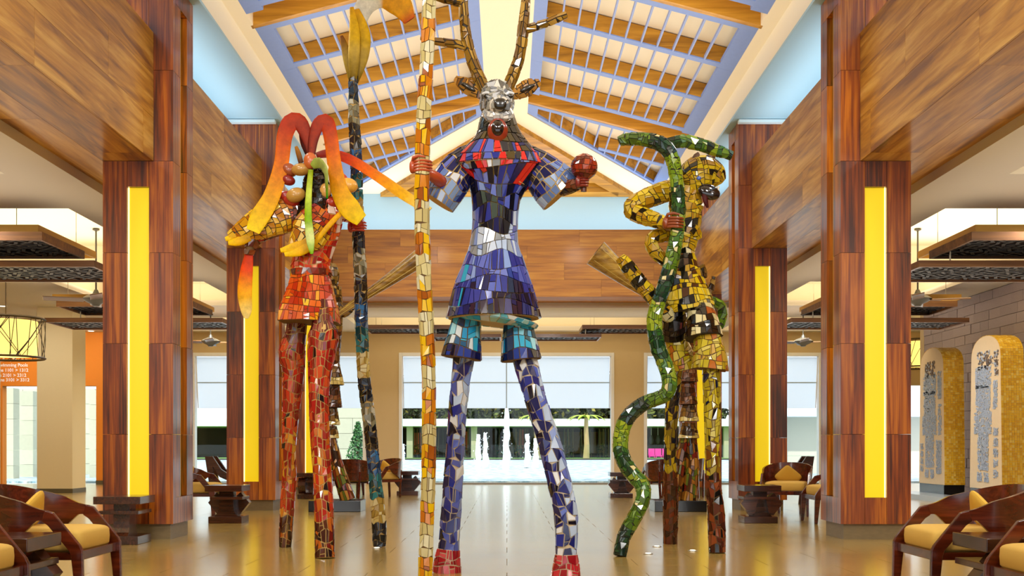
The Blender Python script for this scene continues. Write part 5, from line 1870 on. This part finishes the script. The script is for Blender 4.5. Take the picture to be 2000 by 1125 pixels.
J.part('arm', [(1330, 458, 13, 12, -.1), (1300, 458, 17, 14, -.12), (1277, 464, 15, 13, -.14), (1272, 480, 13, 12, -.16), (1287, 500, 13, 11, -.18), (1306, 516, 8, 8, -.18)], G_dark, dict(th=12, tw=10, col=c_jag(.12), gap=1.5, split=.4, jit=.3))
J.part('vest_corner', [(1352, 446, 10, 8, -.12), (1361, 455, 9, 7, -.1), (1367, 466, 3, 3, -.08)], G_dark, dict(th=9, tw=9, col=c_jag(.1), gap=1.3))
# head turned to the right
J.part('head', [(1331, 352, 12, 12), (1338, 350, 27, 25), (1356, 346, 38, 34), (1378, 342, 39, 33), (1396, 344, 28, 26), (1408, 350, 15, 15), (1413, 354, 5, 5)], G_dark, dict(th=10, tw=9, col=c_jag(.16), gap=1.5, split=.4, jit=.3), hint=(0, 0, 1))
J.part('jaw', [(1348, 376, 17, 16, -.03), (1356, 394, 15, 13, -.05), (1364, 406, 10, 9, -.06), (1370, 411, 4, 4, -.06)], G_dark, dict(th=10, tw=10, col=c_jag(.1), gap=1.4))
J.blob('mouth', 1385, 375, 22, 7, 15, -.155, mat('jaguar_mouth', '#1c0a08', .12, coat=.8), rot=Euler((0, .35, 0)).to_matrix(), label='dark open mouth')
J.petal('tongue', [(1376, 378, 5, 4, -.17), (1378, 392, 5, 4, -.18), (1382, 406, 2, 2, -.17)], [(0, '#4a1210'), (1, '#3a0e0c')])
for (x, y_, x2, y2) in ((1390, 367, 1391, 376), (1397, 366, 1398, 374), (1403, 364, 1403, 372), (1372, 402, 1376, 393)):
    J.petal('tooth', [(x, y_, 3, 3, -.17), (x2, y2, .6, .6, -.17)], [(0, '#f3f0e4'), (1, '#f3f0e4')], n=8)
J.part('ear', [(1358, 330, 7, 6, -.08), (1359, 314, 9, 6, -.08), (1362, 302, 6, 4, -.08), (1364, 298, 2, 2, -.08)], mat('brown_ear', '#5c3312', .4, coat=.3))
J.part('ear', [(1385, 316, 7, 6, .08), (1390, 304, 8, 6, .08), (1393, 298, 3, 3, .08)], mat('brown_ear', '#5c3312', .4, coat=.3))
J.blob('eye', 1365, 348, 4.5, 3, 4, -.188, mat('blue_eye', '#3f66c4', .1, coat=1))
# tail raised to the left
def c_tail(u, v, R):
    if v > .87: return R.choice(('#e9e2b8', '#d8cf9a', '#f1ecd0'))
    return R.choice(BLK) if int(v * 9) % 2 and R.random() < .75 else R.choice(YEL)


J.part('tail', [(1211, 502, 9, 9, -.24), (1222, 516, 13, 13, -.24), (1245, 546, 14, 14, -.22), (1270, 575, 14, 14, -.2), (1290, 598, 14, 14, -.17), (1304, 616, 13, 13, -.14), (1310, 626, 6, 6, -.12)], G_dark, dict(th=10, tw=10, col=c_tail, gap=1.4, split=.3))
J.part('sash_end', [(1376, 586, 9, 8, .1), (1400, 592, 10, 9, .12), (1412, 606, 9, 8, .14), (1408, 628, 8, 7, .14), (1406, 642, 5, 5, .14)], G_dark, dict(th=10, tw=9, col=pick('#5c7a24', '#7a9a2c', '#46601c'), gap=1.3))
M_handbrown = mat('brown_hand', '#8c3f1c', .3, coat=.4)
hand(J, 'hand', 1318, 437, -.42, (.05, 0, 1), .072, M_handbrown, side=-1, size=1.25, label='brown hand closed round the green staff')
J.part('wrist', [(1296, 434, 9, 9, -.30), (1304, 437, 10, 9, -.36), (1309, 437, 9, 8, -.40)], M_handbrown)
J.finish()

# green serpent staff
SN = Figure('serpent_staff', 'green mosaic serpent shaped staff held by the jaguar statue', 'staff', 11.38, 1270, seed=51)


def c_snake(u, v, R):
    b = (int(v * 17) * 31) % 5
    pal = (('#5c7a24', '#6f8f2c', '#4c6a1e'), ('#23422c', '#2e5236', '#1a3024'), ('#8fa82c', '#a8b838', '#7c9a2a'), ('#2f5a2a', '#3f6e30', '#24482a'), ('#4f7a34', '#5f8a3a', '#96a83a'))[b]
    if R.random() < .03: return '#e6d9a0'
    return R.choice(pal)


sn_t = dict(th=11, tw=9, col=c_snake, gap=1.4, split=.5, jit=.3)
SN.part('body', [(1209, 276, 7.2), (1222, 272, 10.8), (1255, 272, 12.6), (1288, 280, 14.4), (1311, 304, 13.5), (1320, 345, 12.6), (1325, 400, 12.6), (1323, 450, 12.6), (1314, 500, 13.5), (1302, 545, 13.5), (1288, 585, 13.5), (1278, 625, 14.4), (1284, 675, 14.4), (1300, 715, 14.4), (1308, 748, 14.4), (1298, 772, 13.5), (1258, 788, 13.5), (1226, 815, 14.4), (1213, 852, 14.4), (1214, 888, 14.4, 0, -.08), (1232, 922, 14.4, 0, -.14), (1254, 948, 14.4, 0, -.2), (1255, 978, 13.5, 0, -.25), (1236, 1016, 13.5, 0, -.3), (1218, 1050, 12.6, 0, -.35), (1211, 1086, 11.7, 0, -.38)], G_dark, sn_t, n=16)
SN.part('branch', [(1296, 284, 11, 0, .05), (1330, 276, 12, 0, .06), (1366, 282, 12, 0, .06), (1400, 294, 11, 0, .06), (1430, 305, 8, 0, .06)], G_dark, sn_t, n=14)
SN.finish(300, 60)

# ================================================================ the two horn players on black plinths at the rear
def rear_player(name_label, horn_label, px, d, sgn, tiers, legs, horn, seed, extras=()):
    base = P(px, 870, d)
    p = thing('plinth', 'low black plinth under the %s' % name_label.replace('standing ', ''), 'plinth', (base.x, d + .35, 0), 0, 'black plinths')
    MB().box(-.43, .43, -.35, .35, 0, .185).build('block', M_black, p, bevel=.008)
    f = Figure('horn_player_statue', name_label, 'statue', d + .3, px, seed=seed, base_z=.185)
    st = dict(th=16, tw=6, col=pick('#7a4a1c', '#a8702a', '#5a3416', '#c08a38', '#3a2412', '#8a2c18', '#6f7a2c'), gap=1.2, split=.2)
    for pts in legs: f.part('leg', pts, G_dark, st)
    for (x, y0, y1, r0, r1, dark) in tiers:
        f.part('skirt_tier', [(x, y0, r0), (x, (y0 + y1) / 2, (r0 + r1) / 2), (x, y1, r1)], G_dark, dict(th=8, tw=7, col=(lambda u, v, R: R.choice(('#e0cc80', '#c9b060', '#f0e4b0')) if v > .72 else R.choice(('#5a3c1c', '#7a5426', '#3f2a14', '#8f6a30'))) if dark else pick('#6a3a1c', '#7c4422', '#4f2c16', '#8c5a30'), gap=1.0, split=.2))
    for nm, pts in extras: f.part(nm, pts, G_dark, dict(th=8, tw=7, col=pick('#6a4a1c', '#8a6a2c', '#3f2a14', '#a88438'), gap=1.0))
    f.finish(300, 45)
    h = Figure('horn', horn_label, 'horn', d + .05, horn[0][0], seed=seed + 1, base_z=P(horn[0][0], horn[0][1], d + .05).z)
    tb = h.tube(horn)
    m = 26
    rg = tb.ringpts(24, m)
    inner = tb.ringpts(24, m, shrink=.012)
    MB().rings(rg + inner[::-1], False).build('horn_body', wood('horn_wood', '#4a2f10', '#8f6a28', '#c9a448', 'x', rough=.25, coat=.5, fine=14, along=2), h.root, smooth=True)
    ln = MB()
    for j in (2, 6, 10, 16, 20):
        ln.tube([Vector(r_[j]) for r_ in rg[1:-1:3]], .006, 5)
    ln.build('inlay_line', tmat('#d8c070'), h.root)
    h.finish()


rear_player('brown horn player statue standing behind the jaguar', 'long flared wooden horn pointing up left beside the jaguar', 1330, 18.36, 1,
            [(1345, 825, 856, 13, 20, True), (1345, 788, 823, 12, 20, True), (1343, 742, 790, 12, 19, False), (1342, 722, 746, 17, 21, False), (1344, 640, 724, 22, 15, False)],
            [[(1338, 850, 9), (1329, 900, 11), (1317, 976, 13)], [(1347, 850, 12), (1352, 910, 13), (1345, 978, 15)], [(1338, 852, 8, 0, .1), (1338, 976, 10, 0, .1)]],
            [(1302, 602, 6, 6), (1262, 571, 11, 11, -.05), (1220, 540, 17, 17, -.1), (1163, 494, 27, 27, -.15)], 61,
            [('torso', [(1346, 560, 20), (1345, 600, 22), (1344, 645, 21)]), ('head', [(1345, 515, 8), (1345, 530, 17), (1345, 550, 16), (1345, 566, 9)]), ('arm', [(1335, 575, 9, 0, -.05), (1295, 590, 8, 0, -.1), (1255, 552, 6, 0, -.12)]),
             ('headdress_stick', [(1358, 540, 5), (1376, 540, 5), (1371, 517, 4)]), ('headdress_stick', [(1360, 560, 5), (1384, 575, 5), (1394, 540, 4)])])
rear_player('brown horn player statue standing behind the red statue', 'long wooden horn pointing up right behind the blue staff', 653, 18.36, -1,
            [(650, 832, 856, 7, 12, True), (650, 796, 830, 8, 14, True), (651, 748, 796, 11, 17, False), (652, 700, 752, 8, 20, True), (648, 640, 712, 20, 14, False)],
            [[(645, 850, 9), (657, 905, 12), (680, 977, 15)], [(640, 850, 10), (634, 910, 12), (630, 978, 13)]],
            [(655, 618, 5, 5), (700, 587, 8, 8, -.05), (760, 547, 12, 12, -.1), (822, 503, 18, 18, -.15)], 71,
            [('torso', [(648, 560, 18), (648, 600, 21), (648, 645, 20)]), ('head', [(646, 515, 8), (646, 530, 16), (646, 550, 15), (646, 566, 9)]), ('arm', [(655, 590, 9, 0, -.05), (672, 612, 8, 0, -.08), (690, 596, 6, 0, -.1)])])
